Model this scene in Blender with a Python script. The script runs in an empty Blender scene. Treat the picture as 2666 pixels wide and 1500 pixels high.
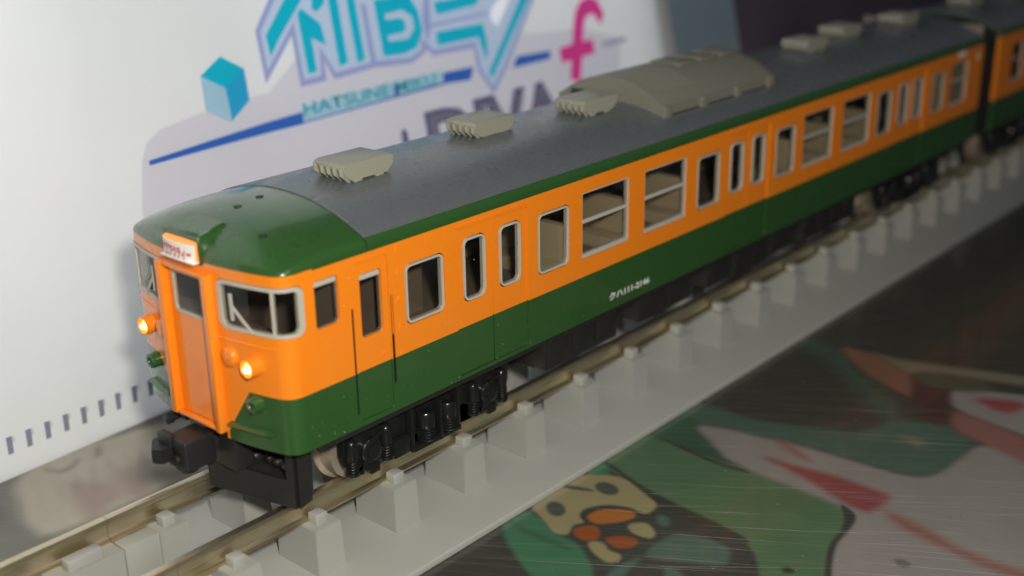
import bpy, bmesh, math, random
from mathutils import Vector, Matrix, Euler
from mathutils.geometry import delaunay_2d_cdt
random.seed(7)
C = bpy.context.scene
COL = C.collection

# ---------------------------------------------------------------- camera (1 unit = 1 cm)
cd = bpy.data.cameras.new('camera'); cam = bpy.data.objects.new('camera', cd); COL.objects.link(cam)
cam.location = (-4.9087, -7.5010, 4.9907)
cam.rotation_euler = (1.215593, 0.015535, -0.852529)
cd.sensor_width = 36.0; cd.lens = 3143.5454/2666*36
cd.clip_start = .1; cd.clip_end = 400
cd.dof.use_dof = True; cd.dof.focus_distance = 10.3; cd.dof.aperture_fstop = 0.26
C.camera = cam
# ---------------------------------------------------------------- light
w = bpy.data.worlds.new('World'); C.world = w; w.use_nodes = True
bg = w.node_tree.nodes['Background']; bg.inputs[0].default_value = (.80, .86, 1.0, 1); bg.inputs[1].default_value = .04
def area(name, loc, target, size, power, col, size_y=None):
    l = bpy.data.lights.new(name, 'AREA'); l.energy = power; l.color = col
    l.shape = 'DISK' if size_y is None else 'RECTANGLE'; l.size = size
    if size_y: l.size_y = size_y
    o = bpy.data.objects.new(name, l); COL.objects.link(o); o.location = loc
    o.rotation_euler = (Vector(target)-Vector(loc)).to_track_quat('-Z', 'Y').to_euler(); return o
area('camera_flash', (-4.6, -8.6, 6.3), (1.5, 0, 1), .80, 1400, (1.0, .945, .84))
area('room_fill', (0, -20, 24), (3, 0, 1), 12, 900, (.95, .97, 1.0))  # broad soft fill added for the room's ambient light
area('added_card_backlight', (3.8, 7.6, 5.0), (3.8, 3.2, 4.8), 20.5, 2200, (.94, .97, 1.0), 10.5)  # unseen backlight added behind the card to brighten it
C.view_settings.view_transform = 'Standard'; C.view_settings.look = 'None'
C.view_settings.exposure = .06; C.view_settings.gamma = 1
C.cycles.max_bounces = 8; C.cycles.transparent_max_bounces = 12
C.cycles.sample_clamp_indirect = 4

# ---------------------------------------------------------------- materials
def lin(r, g, b):
    f = lambda c: (c/255/12.92) if c/255 <= .04045 else ((c/255+.055)/1.055)**2.4
    return (f(r), f(g), f(b), 1)
def mat(name, col, rough=.35, metal=0, noise=0, nscale=8, bump=0, bscale=60, spec=.5, coat=0, ior=1.5, rvar=0):
    m = bpy.data.materials.new(name); m.use_nodes = True; N = m.node_tree.nodes; L = m.node_tree.links
    b = N['Principled BSDF']; b.inputs['Base Color'].default_value = (*col[:3], 1)
    b.inputs['Roughness'].default_value = rough; b.inputs['Metallic'].default_value = metal
    b.inputs['Specular IOR Level'].default_value = spec; b.inputs['IOR'].default_value = ior
    b.inputs['Coat Weight'].default_value = coat; b.inputs['Coat Roughness'].default_value = .05
    tc = N.new('ShaderNodeTexCoord')
    if noise or rvar:
        n = N.new('ShaderNodeTexNoise'); n.inputs['Scale'].default_value = nscale; n.inputs['Detail'].default_value = 5
        L.new(tc.outputs['Object'], n.inputs['Vector'])
    if noise:
        mx = N.new('ShaderNodeMix'); mx.data_type = 'RGBA'
        mx.inputs[6].default_value = tuple(c*(1-noise) for c in col[:3])+(1,); mx.inputs[7].default_value = tuple(min(1, c*(1+noise)) for c in col[:3])+(1,)
        L.new(n.outputs[0], mx.inputs[0]); L.new(mx.outputs[2], b.inputs['Base Color'])
    if rvar:
        mr = N.new('ShaderNodeMapRange'); mr.inputs[1].default_value = .3; mr.inputs[2].default_value = .7
        mr.inputs[3].default_value = rough*(1-rvar); mr.inputs[4].default_value = rough*(1+rvar)
        L.new(n.outputs[0], mr.inputs[0]); L.new(mr.outputs[0], b.inputs['Roughness'])
    if bump:
        n2 = N.new('ShaderNodeTexNoise'); n2.inputs['Scale'].default_value = bscale; n2.inputs['Detail'].default_value = 3
        L.new(tc.outputs['Object'], n2.inputs['Vector'])
        bp = N.new('ShaderNodeBump'); bp.inputs['Strength'].default_value = bump; bp.inputs['Distance'].default_value = .01
        L.new(n2.outputs[0], bp.inputs['Height']); L.new(bp.outputs[0], b.inputs['Normal'])
    return m
def emit(name, col, strength):
    m = bpy.data.materials.new(name); m.use_nodes = True; N = m.node_tree.nodes
    b = N['Principled BSDF']; b.inputs['Base Color'].default_value = (*col, 1)
    b.inputs['Emission Color'].default_value = (*col, 1); b.inputs['Emission Strength'].default_value = strength; return m
def glass(name, tint, rough=.03):
    m = bpy.data.materials.new(name); m.use_nodes = True; N = m.node_tree.nodes; L = m.node_tree.links
    N.remove(N['Principled BSDF']); out = N['Material Output']
    t = N.new('ShaderNodeBsdfTransparent'); t.inputs[0].default_value = (*tint, 1)
    g = N.new('ShaderNodeBsdfGlossy'); g.inputs['Roughness'].default_value = rough
    lw = N.new('ShaderNodeLayerWeight'); lw.inputs[0].default_value = .5   # Schlick reflectance, the same from either side
    pw = N.new('ShaderNodeMath'); pw.operation = 'POWER'; pw.inputs[1].default_value = 5; L.new(lw.outputs['Facing'], pw.inputs[0])
    f = N.new('ShaderNodeMath'); f.operation = 'MULTIPLY_ADD'; f.inputs[1].default_value = .95; f.inputs[2].default_value = .05; L.new(pw.outputs[0], f.inputs[0])
    mx = N.new('ShaderNodeMixShader'); L.new(f.outputs[0], mx.inputs[0]); L.new(t.outputs[0], mx.inputs[1]); L.new(g.outputs[0], mx.inputs[2])
    L.new(mx.outputs[0], out.inputs[0]); return m
M = {}
M['orange'] = mat('orange_paint', (.83, .225, .010), .30, bump=.10, bscale=45, noise=.02, nscale=3, rvar=.12, coat=.6)
M['green'] = mat('green_paint', (.024, .080, .019), .27, bump=.10, bscale=45, noise=.06, nscale=3, rvar=.12, coat=.6)
M['roofgrey'] = mat('roof_grey', (.108, .122, .131), .28, bump=.08, bscale=70, noise=.05, nscale=6, rvar=.08)
M['seam'] = mat('seam_shadow_line', (.02, .02, .018), .6)
M['vent'] = mat('vent_grey_plastic', (.28, .28, .225), .42, bump=.08, bscale=60)
M['ac'] = mat('cooler_grey_plastic', (.18, .18, .145), .5, bump=.08, bscale=60)
M['frame'] = mat('silver_window_frame', (.45, .43, .37), .30)
M['glass'] = glass('window_glass', (.74, .72, .68))
M['inner'] = mat('interior_brown', (.16, .125, .10), .45)
M['seat'] = mat('beige_seat_plastic', (.34, .29, .20), .35)
M['black'] = mat('black_plastic', (.010, .0105, .010), .22, bump=.15, bscale=40)
M['blackmatt'] = mat('matt_black_plastic', (.016, .016, .015), .42, bump=.1, bscale=50)
M['coupler'] = mat('coupler_black', (.014, .014, .015), .45, bump=.2, bscale=30)
M['wheel'] = mat('nickel_wheel', (.62, .53, .43), .30, metal=.7)
M['axle'] = mat('worn_copper', (.5, .25, .16), .3, metal=1)
M['track'] = mat('track_grey_plastic', (.345, .35, .325), .40, bump=.08, bscale=50, noise=.03, nscale=3)
M['white'] = mat('white_lettering', (.75, .77, .70), .5)
M['lamp'] = emit('lit_bulb', (1.0, .40, .10), 3.6)
M['lampcore'] = emit('bulb_core', (1.0, .78, .42), 16.0)
M['signwhite'] = mat('sign_white', (.85, .83, .78), .4)
M['signglow'] = emit('sign_glow', (1.0, .26, .06), .85)
M['signred'] = mat('sign_red', (.55, .02, .06), .5)
M['cutdark'] = mat('dark_hole', (.004, .006, .004), .6)  # near-black: shade painted into holes and grooves, also the coupler face
M['boxrear'] = mat('tan_plastic', (.30, .24, .16), .5)
# nickel silver rail with yellow tarnish and dark stains
def railmat():
    m = mat('nickel_rail', (.60, .53, .36), .30, metal=1); N = m.node_tree.nodes; L = m.node_tree.links; b = N['Principled BSDF']
    tc = N.new('ShaderNodeTexCoord'); mp = N.new('ShaderNodeMapping'); mp.inputs['Scale'].default_value = (.8, 14, 14)
    n = N.new('ShaderNodeTexNoise'); n.inputs['Scale'].default_value = 1.3; n.inputs['Detail'].default_value = 6
    L.new(tc.outputs['Object'], mp.inputs[0]); L.new(mp.outputs[0], n.inputs['Vector'])
    cr = N.new('ShaderNodeValToRGB'); e = cr.color_ramp.elements
    e[0].position = .30; e[0].color = (.30, .23, .12, 1); e[1].position = .40; e[1].color = (.66, .58, .40, 1)
    x = cr.color_ramp.elements.new(.66); x.color = (.74, .67, .50, 1); x = cr.color_ramp.elements.new(.80); x.color = (.66, .58, .22, 1)
    L.new(n.outputs[0], cr.inputs[0]); L.new(cr.outputs[0], b.inputs['Base Color'])
    r = N.new('ShaderNodeMapRange'); r.inputs[1].default_value = .3; r.inputs[2].default_value = .7; r.inputs[3].default_value = .5; r.inputs[4].default_value = .26
    L.new(n.outputs[0], r.inputs[0]); L.new(r.outputs[0], b.inputs['Roughness']); return m
M['rail'] = railmat()

# traced print: (colour, layer, outline) on the card in (s, h) and on the table in (x, y)
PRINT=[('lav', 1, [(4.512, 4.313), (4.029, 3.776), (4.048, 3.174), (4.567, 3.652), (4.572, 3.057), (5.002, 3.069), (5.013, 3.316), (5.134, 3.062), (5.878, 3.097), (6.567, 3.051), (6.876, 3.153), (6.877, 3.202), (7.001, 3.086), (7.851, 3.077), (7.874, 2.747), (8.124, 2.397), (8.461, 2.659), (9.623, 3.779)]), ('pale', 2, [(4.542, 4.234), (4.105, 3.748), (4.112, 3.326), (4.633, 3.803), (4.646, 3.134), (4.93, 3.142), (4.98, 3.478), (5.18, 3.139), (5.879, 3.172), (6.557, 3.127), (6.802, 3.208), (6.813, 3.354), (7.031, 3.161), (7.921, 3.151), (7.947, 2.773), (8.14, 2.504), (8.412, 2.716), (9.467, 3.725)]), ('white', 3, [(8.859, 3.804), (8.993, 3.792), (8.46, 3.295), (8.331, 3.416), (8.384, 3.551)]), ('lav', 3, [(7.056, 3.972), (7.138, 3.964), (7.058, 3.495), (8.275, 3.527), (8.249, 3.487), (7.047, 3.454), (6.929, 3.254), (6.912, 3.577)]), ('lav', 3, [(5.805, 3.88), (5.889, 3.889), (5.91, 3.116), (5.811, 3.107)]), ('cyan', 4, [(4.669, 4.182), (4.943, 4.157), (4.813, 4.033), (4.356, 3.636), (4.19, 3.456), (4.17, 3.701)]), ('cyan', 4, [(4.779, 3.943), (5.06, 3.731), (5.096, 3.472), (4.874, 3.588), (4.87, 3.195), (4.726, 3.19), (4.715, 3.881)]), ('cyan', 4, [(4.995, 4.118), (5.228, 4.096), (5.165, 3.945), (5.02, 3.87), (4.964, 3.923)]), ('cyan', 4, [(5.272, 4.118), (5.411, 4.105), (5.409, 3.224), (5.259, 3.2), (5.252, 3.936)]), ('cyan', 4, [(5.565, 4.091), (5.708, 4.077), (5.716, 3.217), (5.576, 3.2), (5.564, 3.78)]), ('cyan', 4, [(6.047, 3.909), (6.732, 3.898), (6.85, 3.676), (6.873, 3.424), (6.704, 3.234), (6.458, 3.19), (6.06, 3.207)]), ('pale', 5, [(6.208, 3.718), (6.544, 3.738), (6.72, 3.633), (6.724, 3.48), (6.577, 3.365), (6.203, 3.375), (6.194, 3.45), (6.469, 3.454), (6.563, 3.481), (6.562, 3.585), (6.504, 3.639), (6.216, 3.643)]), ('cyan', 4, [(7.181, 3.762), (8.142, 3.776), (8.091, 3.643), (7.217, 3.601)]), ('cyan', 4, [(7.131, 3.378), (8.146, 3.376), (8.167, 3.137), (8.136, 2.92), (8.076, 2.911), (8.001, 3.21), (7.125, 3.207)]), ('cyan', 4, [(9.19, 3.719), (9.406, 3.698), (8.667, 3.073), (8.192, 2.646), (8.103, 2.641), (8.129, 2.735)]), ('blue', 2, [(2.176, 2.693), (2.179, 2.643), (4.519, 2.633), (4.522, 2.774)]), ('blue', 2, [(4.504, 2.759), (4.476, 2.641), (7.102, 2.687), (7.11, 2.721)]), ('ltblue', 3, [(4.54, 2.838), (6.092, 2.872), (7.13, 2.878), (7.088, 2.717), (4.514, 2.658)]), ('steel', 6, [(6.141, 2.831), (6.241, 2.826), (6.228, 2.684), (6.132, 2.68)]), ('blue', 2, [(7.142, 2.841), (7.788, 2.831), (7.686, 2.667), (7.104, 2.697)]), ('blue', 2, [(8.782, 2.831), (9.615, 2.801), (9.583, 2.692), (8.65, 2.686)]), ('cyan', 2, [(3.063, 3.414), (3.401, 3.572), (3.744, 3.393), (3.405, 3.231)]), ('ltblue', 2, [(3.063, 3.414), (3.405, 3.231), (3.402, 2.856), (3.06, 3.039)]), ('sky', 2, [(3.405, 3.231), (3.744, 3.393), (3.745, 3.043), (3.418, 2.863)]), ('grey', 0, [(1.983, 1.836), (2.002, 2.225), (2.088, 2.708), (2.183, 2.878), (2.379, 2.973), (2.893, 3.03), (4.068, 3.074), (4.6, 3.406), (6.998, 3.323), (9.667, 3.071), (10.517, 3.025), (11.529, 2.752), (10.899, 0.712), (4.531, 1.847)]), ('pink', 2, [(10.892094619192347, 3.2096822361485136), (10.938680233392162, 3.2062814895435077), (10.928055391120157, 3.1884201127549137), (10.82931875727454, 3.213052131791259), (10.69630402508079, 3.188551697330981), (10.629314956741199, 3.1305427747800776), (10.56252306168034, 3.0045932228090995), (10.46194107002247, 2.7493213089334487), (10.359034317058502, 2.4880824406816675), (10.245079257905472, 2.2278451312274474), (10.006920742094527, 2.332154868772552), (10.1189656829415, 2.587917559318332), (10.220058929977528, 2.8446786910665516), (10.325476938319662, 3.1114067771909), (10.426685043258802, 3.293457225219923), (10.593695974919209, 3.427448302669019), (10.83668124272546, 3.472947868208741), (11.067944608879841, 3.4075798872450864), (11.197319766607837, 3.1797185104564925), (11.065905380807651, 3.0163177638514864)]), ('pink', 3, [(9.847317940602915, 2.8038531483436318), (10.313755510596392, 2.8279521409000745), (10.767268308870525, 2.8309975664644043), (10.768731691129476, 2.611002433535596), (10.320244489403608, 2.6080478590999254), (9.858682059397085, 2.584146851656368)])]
MAT=[('green', 2, [(3.53, -1.145), (4.238, -1.099), (4.208, -1.59), (4.211, -1.97), (4.234, -2.195), (4.244, -2.813), (4.187, -3.389), (4.063, -3.54), (3.832, -3.601), (3.474, -3.629), (2.797, -3.959), (2.486, -3.587), (3.109, -3.114), (3.157, -2.739), (3.283, -2.008), (3.349, -1.467)]), ('dkgreen', 3, [(4.157, -1.217), (4.624, -1.222), (4.859, -1.314), (4.773, -1.452), (4.478, -1.878), (4.273, -2.232), (4.235, -1.802)]), ('teal', 2, [(4.599, -1.24), (5.136, -1.148), (5.213, -1.497), (5.173, -1.843), (5.158, -2.389), (4.989, -2.183), (4.886, -1.827), (4.704, -1.464)]), ('ltgrey', 3, [(4.704, -1.461), (4.85, -1.817), (4.992, -2.44), (5.031, -3.039), (5.069, -3.607), (5.234, -3.807), (5.799, -3.848), (6.115, -3.868), (6.542, -4.675), (3.846, -5.529), (2.613, -4.055), (3.474, -3.629), (3.832, -3.601), (4.068, -3.545), (4.187, -3.389), (4.234, -2.195), (4.451, -1.885)]), ('red', 5, [(4.555, -2.313), (4.59, -2.68), (4.662, -3.052), (4.649, -3.635), (4.597, -3.677), (4.34, -3.672), (4.203, -3.632), (4.247, -3.357), (4.431, -2.884)]), ('salmon', 5, [(4.94, -2.258), (4.969, -2.45), (4.737, -2.858), (4.756, -2.588)]), ('salmon', 4, [(4.376, -3.691), (4.341, -4.019), (4.161, -4.586), (4.203, -5.106), (4.044, -5.161), (4.015, -4.798), (4.095, -4.373), (4.18, -3.921)]), ('teal', 4, [(5.093, -1.622), (5.373, -2.333), (5.604, -2.875), (5.814, -2.935), (6.155, -3.018), (6.33, -3.498), (6.132, -3.863), (5.777, -3.856), (5.238, -3.806), (5.072, -3.605), (5.031, -3.039), (4.987, -2.44), (4.857, -2.03)]), ('dkteal', 2, [(7.431, -1.013), (7.586, -1.572), (6.836, -2.404), (6.38, -3.018), (5.972, -3.062), (6.372, -2.584), (6.898, -1.925)]), ('orange', 5, [(7.537, -1.645), (7.577, -2.003), (7.395, -2.453), (7.266, -2.697), (6.721, -2.938), (6.79, -2.728), (7.015, -2.23)]), ('beige', 4, [(7.603, -1.991), (7.592, -2.363), (7.749, -2.847), (8.09, -3.863), (7.847, -3.946), (7.528, -2.939), (7.243, -2.707)]), ('ltgrey', 4, [(7.144, -3.161), (7.342, -3.328), (7.411, -3.525), (7.611, -4.026), (7.858, -4.328), (6.155, -4.859), (6.579, -4.375), (6.716, -3.359)]), ('rose', 6, [(7.122, -3.355), (7.422, -3.974), (6.921, -3.884)]), ('salmon', 6, [(6.758, -3.341), (6.539, -4.388), (5.971, -4.581), (6.171, -3.847), (6.322, -3.521)]), ('maroon', 7, [(7.385, -2.644), (7.376, -3.066), (6.342, -3.512), (6.255, -3.274), (6.678, -2.958)]), ('olive', 8, [(7.368, -2.663), (7.51, -2.796), (7.634, -3.42), (7.434, -3.516), (7.25, -3.365), (7.152, -3.096), (7.145, -2.783)]), ('beige', 6, [(5.782, -3.218), (5.882, -3.34), (5.819, -3.483), (5.68, -3.467)]), ('grey', 5, [(3.656, -4.111), (3.729, -4.176), (3.696, -4.287), (3.586, -4.24)]), ('dark', 4, [(2.942, -3.468), (3.027, -3.506), (2.982, -3.6), (2.9, -3.543)]), ('navy', 3, [(2.15, -1.692), (2.474, -1.786), (2.972, -1.996), (3.18, -2.103), (3.274, -2.13), (3.179, -3.035), (2.61, -3.493), (1.828, -2.556), (2.019, -2.195), (2.198, -1.932)]), ('cream', 4, [(2.892, -1.186), (3.158, -1.227), (3.379, -1.558), (3.186, -2.11), (2.929, -2.141), (2.942, -1.959), (2.851, -1.792), (2.613, -1.677), (2.474, -1.786), (2.375, -1.722), (2.224, -1.807), (2.163, -1.681), (2.276, -1.493), (2.394, -1.184)]), ('slate', 6, [(3.111, -1.693), (3.079, -1.704), (3.047, -1.701), (3.02, -1.684), (3.0, -1.655), (2.989, -1.618), (2.988, -1.576), (2.998, -1.533), (3.017, -1.495), (3.044, -1.464), (3.076, -1.446), (3.109, -1.441), (3.139, -1.451), (3.164, -1.475), (3.18, -1.509), (3.186, -1.55), (3.18, -1.594), (3.165, -1.635), (3.141, -1.669)]), ('slate', 6, [(2.513, -1.539), (2.479, -1.552), (2.447, -1.554), (2.42, -1.542), (2.402, -1.52), (2.394, -1.489), (2.397, -1.452), (2.411, -1.413), (2.434, -1.377), (2.465, -1.347), (2.499, -1.327), (2.534, -1.319), (2.564, -1.323), (2.587, -1.341), (2.601, -1.369), (2.603, -1.404), (2.594, -1.443), (2.574, -1.481), (2.546, -1.514)]), ('dark', 6, [(2.841, -1.202), (2.912, -1.258), (2.99, -1.488), (2.956, -1.508), (2.847, -1.285)]), ('dark', 5, [(2.552, -1.659), (2.671, -1.632), (2.85, -1.733), (2.956, -1.949), (2.901, -2.08), (2.828, -2.076), (2.852, -1.908), (2.747, -1.752), (2.591, -1.706), (2.523, -1.818), (2.489, -1.75)]), ('amber', 7, [(2.557, -1.721), (2.754, -1.747), (2.92, -1.975), (2.86, -2.087), (2.687, -2.029), (2.512, -1.873)]), ('rust', 7, [(2.341, -1.761), (2.512, -1.873), (2.444, -1.993), (2.333, -2.044), (2.234, -1.95), (2.266, -1.832)]), ('rust', 7, [(2.395, -2.065), (2.514, -2.157), (2.572, -2.304), (2.441, -2.354), (2.33, -2.27), (2.331, -2.17)]), ('cream', 6, [(2.695, -2.08), (2.842, -2.202), (2.739, -2.374), (2.627, -2.397), (2.6, -2.207)]), ('cream', 6, [(2.231, -1.998), (2.303, -2.033), (2.321, -2.132), (2.254, -2.205), (2.276, -2.332), (2.2, -2.388), (2.095, -2.335), (2.129, -2.155)]), ('teal2', 4, [(2.383, -2.46), (2.846, -2.476), (2.948, -2.679), (2.967, -2.961), (2.84, -3.059), (2.679, -3.108), (2.537, -2.842), (2.408, -2.614)]), ('teal2', 4, [(2.997, -2.195), (3.039, -2.301), (2.899, -2.407), (2.858, -2.303)]), ('teal2', 4, [(1.923, -2.411), (2.215, -2.431), (2.356, -2.502), (2.09, -2.522), (1.872, -2.608)]), ('teal2', 4, [(2.366, -2.685), (2.391, -2.835), (2.26, -3.074), (2.126, -2.912)]), ('green2', 3, [(1.944, -1.203), (2.332, -1.224), (2.276, -1.493), (2.163, -1.681), (2.185, -1.943), (1.974, -2.263), (1.736, -2.446), (1.444, -2.095)]), ('dkgreen', 4, [(2.068, -1.242), (2.057, -1.447), (2.081, -1.583), (2.075, -1.938), (2.038, -1.945), (2.018, -1.612), (2.027, -1.437)]), ('green2', 3, [(3.146, -1.211), (3.468, -1.179), (3.496, -1.246), (3.316, -1.481)]), ('dark', 5, [(3.474, -1.187), (3.523, -1.245), (3.375, -1.646), (3.274, -2.13), (3.209, -2.726), (3.179, -3.035), (3.093, -3.086), (3.078, -2.702), (3.134, -2.134), (3.363, -1.569)]), ('dark', 5, [(4.223, -1.408), (4.263, -1.457), (4.172, -2.066), (4.22, -2.416), (4.167, -2.448), (4.122, -2.039)]), ('dark', 6, [(4.207, -3.36), (4.2, -3.454), (4.106, -3.59), (3.866, -3.638), (3.531, -3.651), (2.849, -3.969), (2.812, -3.923), (3.491, -3.603), (3.815, -3.576), (4.033, -3.501)]), ('left_card_reflection', 1, [(-1.51, 3.059), (-0.366, 4.295), (0.91, 4.112), (3.984, 4.361), (2.053, 1.354), (-0.753, 0.658), (-2.19, 0.241)]), ('warmgrey', 2, [(-0.398, 2.973), (0.304, 3.062), (1.419, 2.785), (1.839, 2.502), (1.174, 1.605), (0.856, 1.681), (-0.741, 1.658), (-0.746, 2.01), (-0.697, 2.211)]), ('pinkgrey', 3, [(-0.155, 2.422), (-0.023, 2.408), (0.179, 2.054), (0.082, 1.815), (-0.134, 1.732), (-0.306, 1.609), (-0.348, 1.724)]), ('pinkgrey', 3, [(0.335, 2.35), (0.479, 2.234), (0.408, 1.997), (0.35, 1.703), (0.118, 1.667), (0.153, 2.013)]), ('tan', 3, [(0.53, 2.038), (0.701, 1.945), (0.885, 1.722), (0.712, 1.556), (0.445, 1.806)]), ('brown', 3, [(-0.076, 2.926), (-0.043, 2.732), (0.127, 2.756), (0.21, 2.853), (0.206, 2.778), (0.103, 2.669), (-0.067, 2.666), (-0.119, 2.824)]), ('brown', 3, [(0.443, 2.758), (0.418, 2.724), (0.394, 2.698), (0.373, 2.682), (0.357, 2.678), (0.349, 2.687), (0.349, 2.707), (0.357, 2.736), (0.372, 2.772), (0.392, 2.811), (0.417, 2.847), (0.442, 2.879), (0.465, 2.901), (0.484, 2.912), (0.496, 2.909), (0.501, 2.894), (0.497, 2.869), (0.485, 2.835), (0.466, 2.797)])]
DASH=[[(0.132, 0.434), (0.193, 0.43), (0.187, 0.258), (0.132, 0.257)], [(0.331, 0.43), (0.394, 0.426), (0.388, 0.251), (0.332, 0.251)], [(0.537, 0.432), (0.601, 0.428), (0.596, 0.251), (0.538, 0.25)], [(0.734, 0.44), (0.799, 0.435), (0.796, 0.257), (0.736, 0.256)], [(0.927, 0.443), (0.994, 0.439), (0.992, 0.258), (0.931, 0.258)], [(1.131, 0.438), (1.2, 0.433), (1.199, 0.25), (1.136, 0.249)], [(1.343, 0.43), (1.414, 0.425), (1.413, 0.24), (1.348, 0.24)], [(1.538, 0.43), (1.611, 0.425), (1.609, 0.239), (1.543, 0.239)], [(1.745, 0.428), (1.82, 0.422), (1.817, 0.235), (1.75, 0.235)]]

# ---------------------------------------------------------------- helpers
def link(name, me, parent=None, mats=None, smooth=None):
    o = bpy.data.objects.new(name, me); COL.objects.link(o); o.parent = parent
    if mats:
        for m in (mats if isinstance(mats, (list, tuple)) else [mats]): me.materials.append(M[m] if isinstance(m, str) else m)
    if smooth is not None:
        for p in me.polygons: p.use_smooth = True
        me.set_sharp_from_angle(angle=math.radians(smooth))
    return o
def mesh(name, vs, fs, idx=None):
    me = bpy.data.meshes.new(name); me.from_pydata([tuple(v) for v in vs], [], fs)
    if idx:
        for p, i in zip(me.polygons, idx): p.material_index = i
    me.update(); return me
def bm_mesh(bm, name):
    me = bpy.data.meshes.new(name); bmesh.ops.recalc_face_normals(bm, faces=bm.faces); bm.to_mesh(me); bm.free(); return me
def bbox(bm, x0, x1, y0, y1, z0, z1, bev=0, seg=2, taper=None):
    n = len(bm.verts)
    vs = [bm.verts.new((x, y, z)) for x in (x0, x1) for y in (y0, y1) for z in (z0, z1)]
    fs = [bm.faces.new([vs[i] for i in f]) for f in ((0, 1, 3, 2), (4, 6, 7, 5), (0, 4, 5, 1), (2, 3, 7, 6), (0, 2, 6, 4), (1, 5, 7, 3))]
    if taper:
        for v in vs:
            if v.co.z == z1 or abs(v.co.z-z1) < 1e-6:
                v.co.x = (x0+x1)/2+(v.co.x-(x0+x1)/2)*taper; v.co.y = (y0+y1)/2+(v.co.y-(y0+y1)/2)*taper
    if bev:
        es = list({e for f in fs for e in f.edges})
        bmesh.ops.recalc_face_normals(bm, faces=fs)
        bmesh.ops.bevel(bm, geom=es, offset=bev, segments=seg, affect='EDGES', profile=.5)
def box(name, a, bev=0, mats='black', parent=None, taper=None, smooth=40):
    bm = bmesh.new(); bbox(bm, *a, bev=bev, taper=taper); return link(name, bm_mesh(bm, name), parent, mats, smooth)
def cyl(bm, p0, p1, r0, r1=None, seg=24, cap=True):
    r1 = r0 if r1 is None else r1; p0 = Vector(p0); p1 = Vector(p1); d = (p1-p0); q = d.to_track_quat('Z', 'Y')
    a = []; b = []
    for i in range(seg):
        t = 2*math.pi*i/seg; v = Vector((math.cos(t), math.sin(t), 0))
        a.append(bm.verts.new(p0+q@(v*r0))); b.append(bm.verts.new(p1+q@(v*r1)))
    for i in range(seg): bm.faces.new((a[i], a[(i+1) % seg], b[(i+1) % seg], b[i]))
    if cap: bm.faces.new(a[::-1]); bm.faces.new(b)
def lathe(bm, origin, axis, prof, seg=28):
    o = Vector(origin); q = Vector(axis).to_track_quat('Z', 'Y'); rings = []
    for r, h in prof:
        rings.append([bm.verts.new(o+q@Vector((r*math.cos(2*math.pi*i/seg), r*math.sin(2*math.pi*i/seg), h))) for i in range(seg)])
    for A, B in zip(rings, rings[1:]):
        for i in range(seg): bm.faces.new((A[i], A[(i+1) % seg], B[(i+1) % seg], B[i]))
    if prof[0][0] > 1e-5: bm.faces.new(rings[0][::-1])
    if prof[-1][0] > 1e-5: bm.faces.new(rings[-1])
def rrect(x0, x1, z0, z1, r, n=6):
    o = []
    for cx, cz, a in ((x1-r, z1-r, 0), (x0+r, z1-r, 90), (x0+r, z0+r, 180), (x1-r, z0+r, 270)):
        for i in range(n+1):
            t = math.radians(a+90*i/n); o.append((cx+r*math.cos(t), cz+r*math.sin(t)))
    return o
def inside(p, poly):
    x, y = p; c = False; j = len(poly)-1
    for i in range(len(poly)):
        xi, yi = poly[i]; xj, yj = poly[j]
        if (yi > y) != (yj > y) and x < (xj-xi)*(y-yi)/(yj-yi)+xi: c = not c
        j = i
    return c
def cdt(outer, holes, segs=()):
    V = []; E = []
    for loop in [outer]+list(holes):
        n = len(V); V += [Vector(p) for p in loop]; E += [(n+i, n+(i+1) % len(loop)) for i in range(len(loop))]
    for a, b in segs:
        n = len(V); V += [Vector(a), Vector(b)]; E.append((n, n+1))
    v, e, f, *_ = delaunay_2d_cdt(V, E, [], 0, 1e-5)
    keep = []
    for t in f:
        c = ((v[t[0]].x+v[t[1]].x+v[t[2]].x)/3, (v[t[0]].y+v[t[1]].y+v[t[2]].y)/3)
        if inside(c, outer) and not any(inside(c, h) for h in holes):
            a, b, d = (v[i] for i in t)
            if abs((b-a).cross(d-a)) > 1e-9: keep.append((tuple(t), c))
    return v, keep
class Path:
    """plan outline; s is the distance along it, positive along the near side"""
    def __init__(self, pts, zero):
        self.p = [Vector(q) for q in pts]; self.s = [0.0]
        for a, b in zip(self.p, self.p[1:]): self.s.append(self.s[-1]+(b-a).length)
        z = self.s[zero]; self.s = [t-z for t in self.s]
    def at(self, s):
        S = self.s; i = 0
        lo, hi = 0, len(S)-2
        while lo < hi:
            m = (lo+hi+1)//2
            if S[m] <= s: lo = m
            else: hi = m-1
        i = lo; t = (s-S[i])/(S[i+1]-S[i]); p = self.p[i].lerp(self.p[i+1], t)
        def nrm(k):
            k0 = max(0, k-1); k1 = min(len(self.p)-1, k+1); d = (self.p[k1]-self.p[k0]).normalized(); return Vector((-d.y, d.x))
        n = nrm(i).lerp(nrm(i+1), t).normalized()
        return p, -n
    def xyz(self, s, z, off=0):
        p, n = self.at(s); q = p+n*off; return Vector((q.x, q.y, z))
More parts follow.
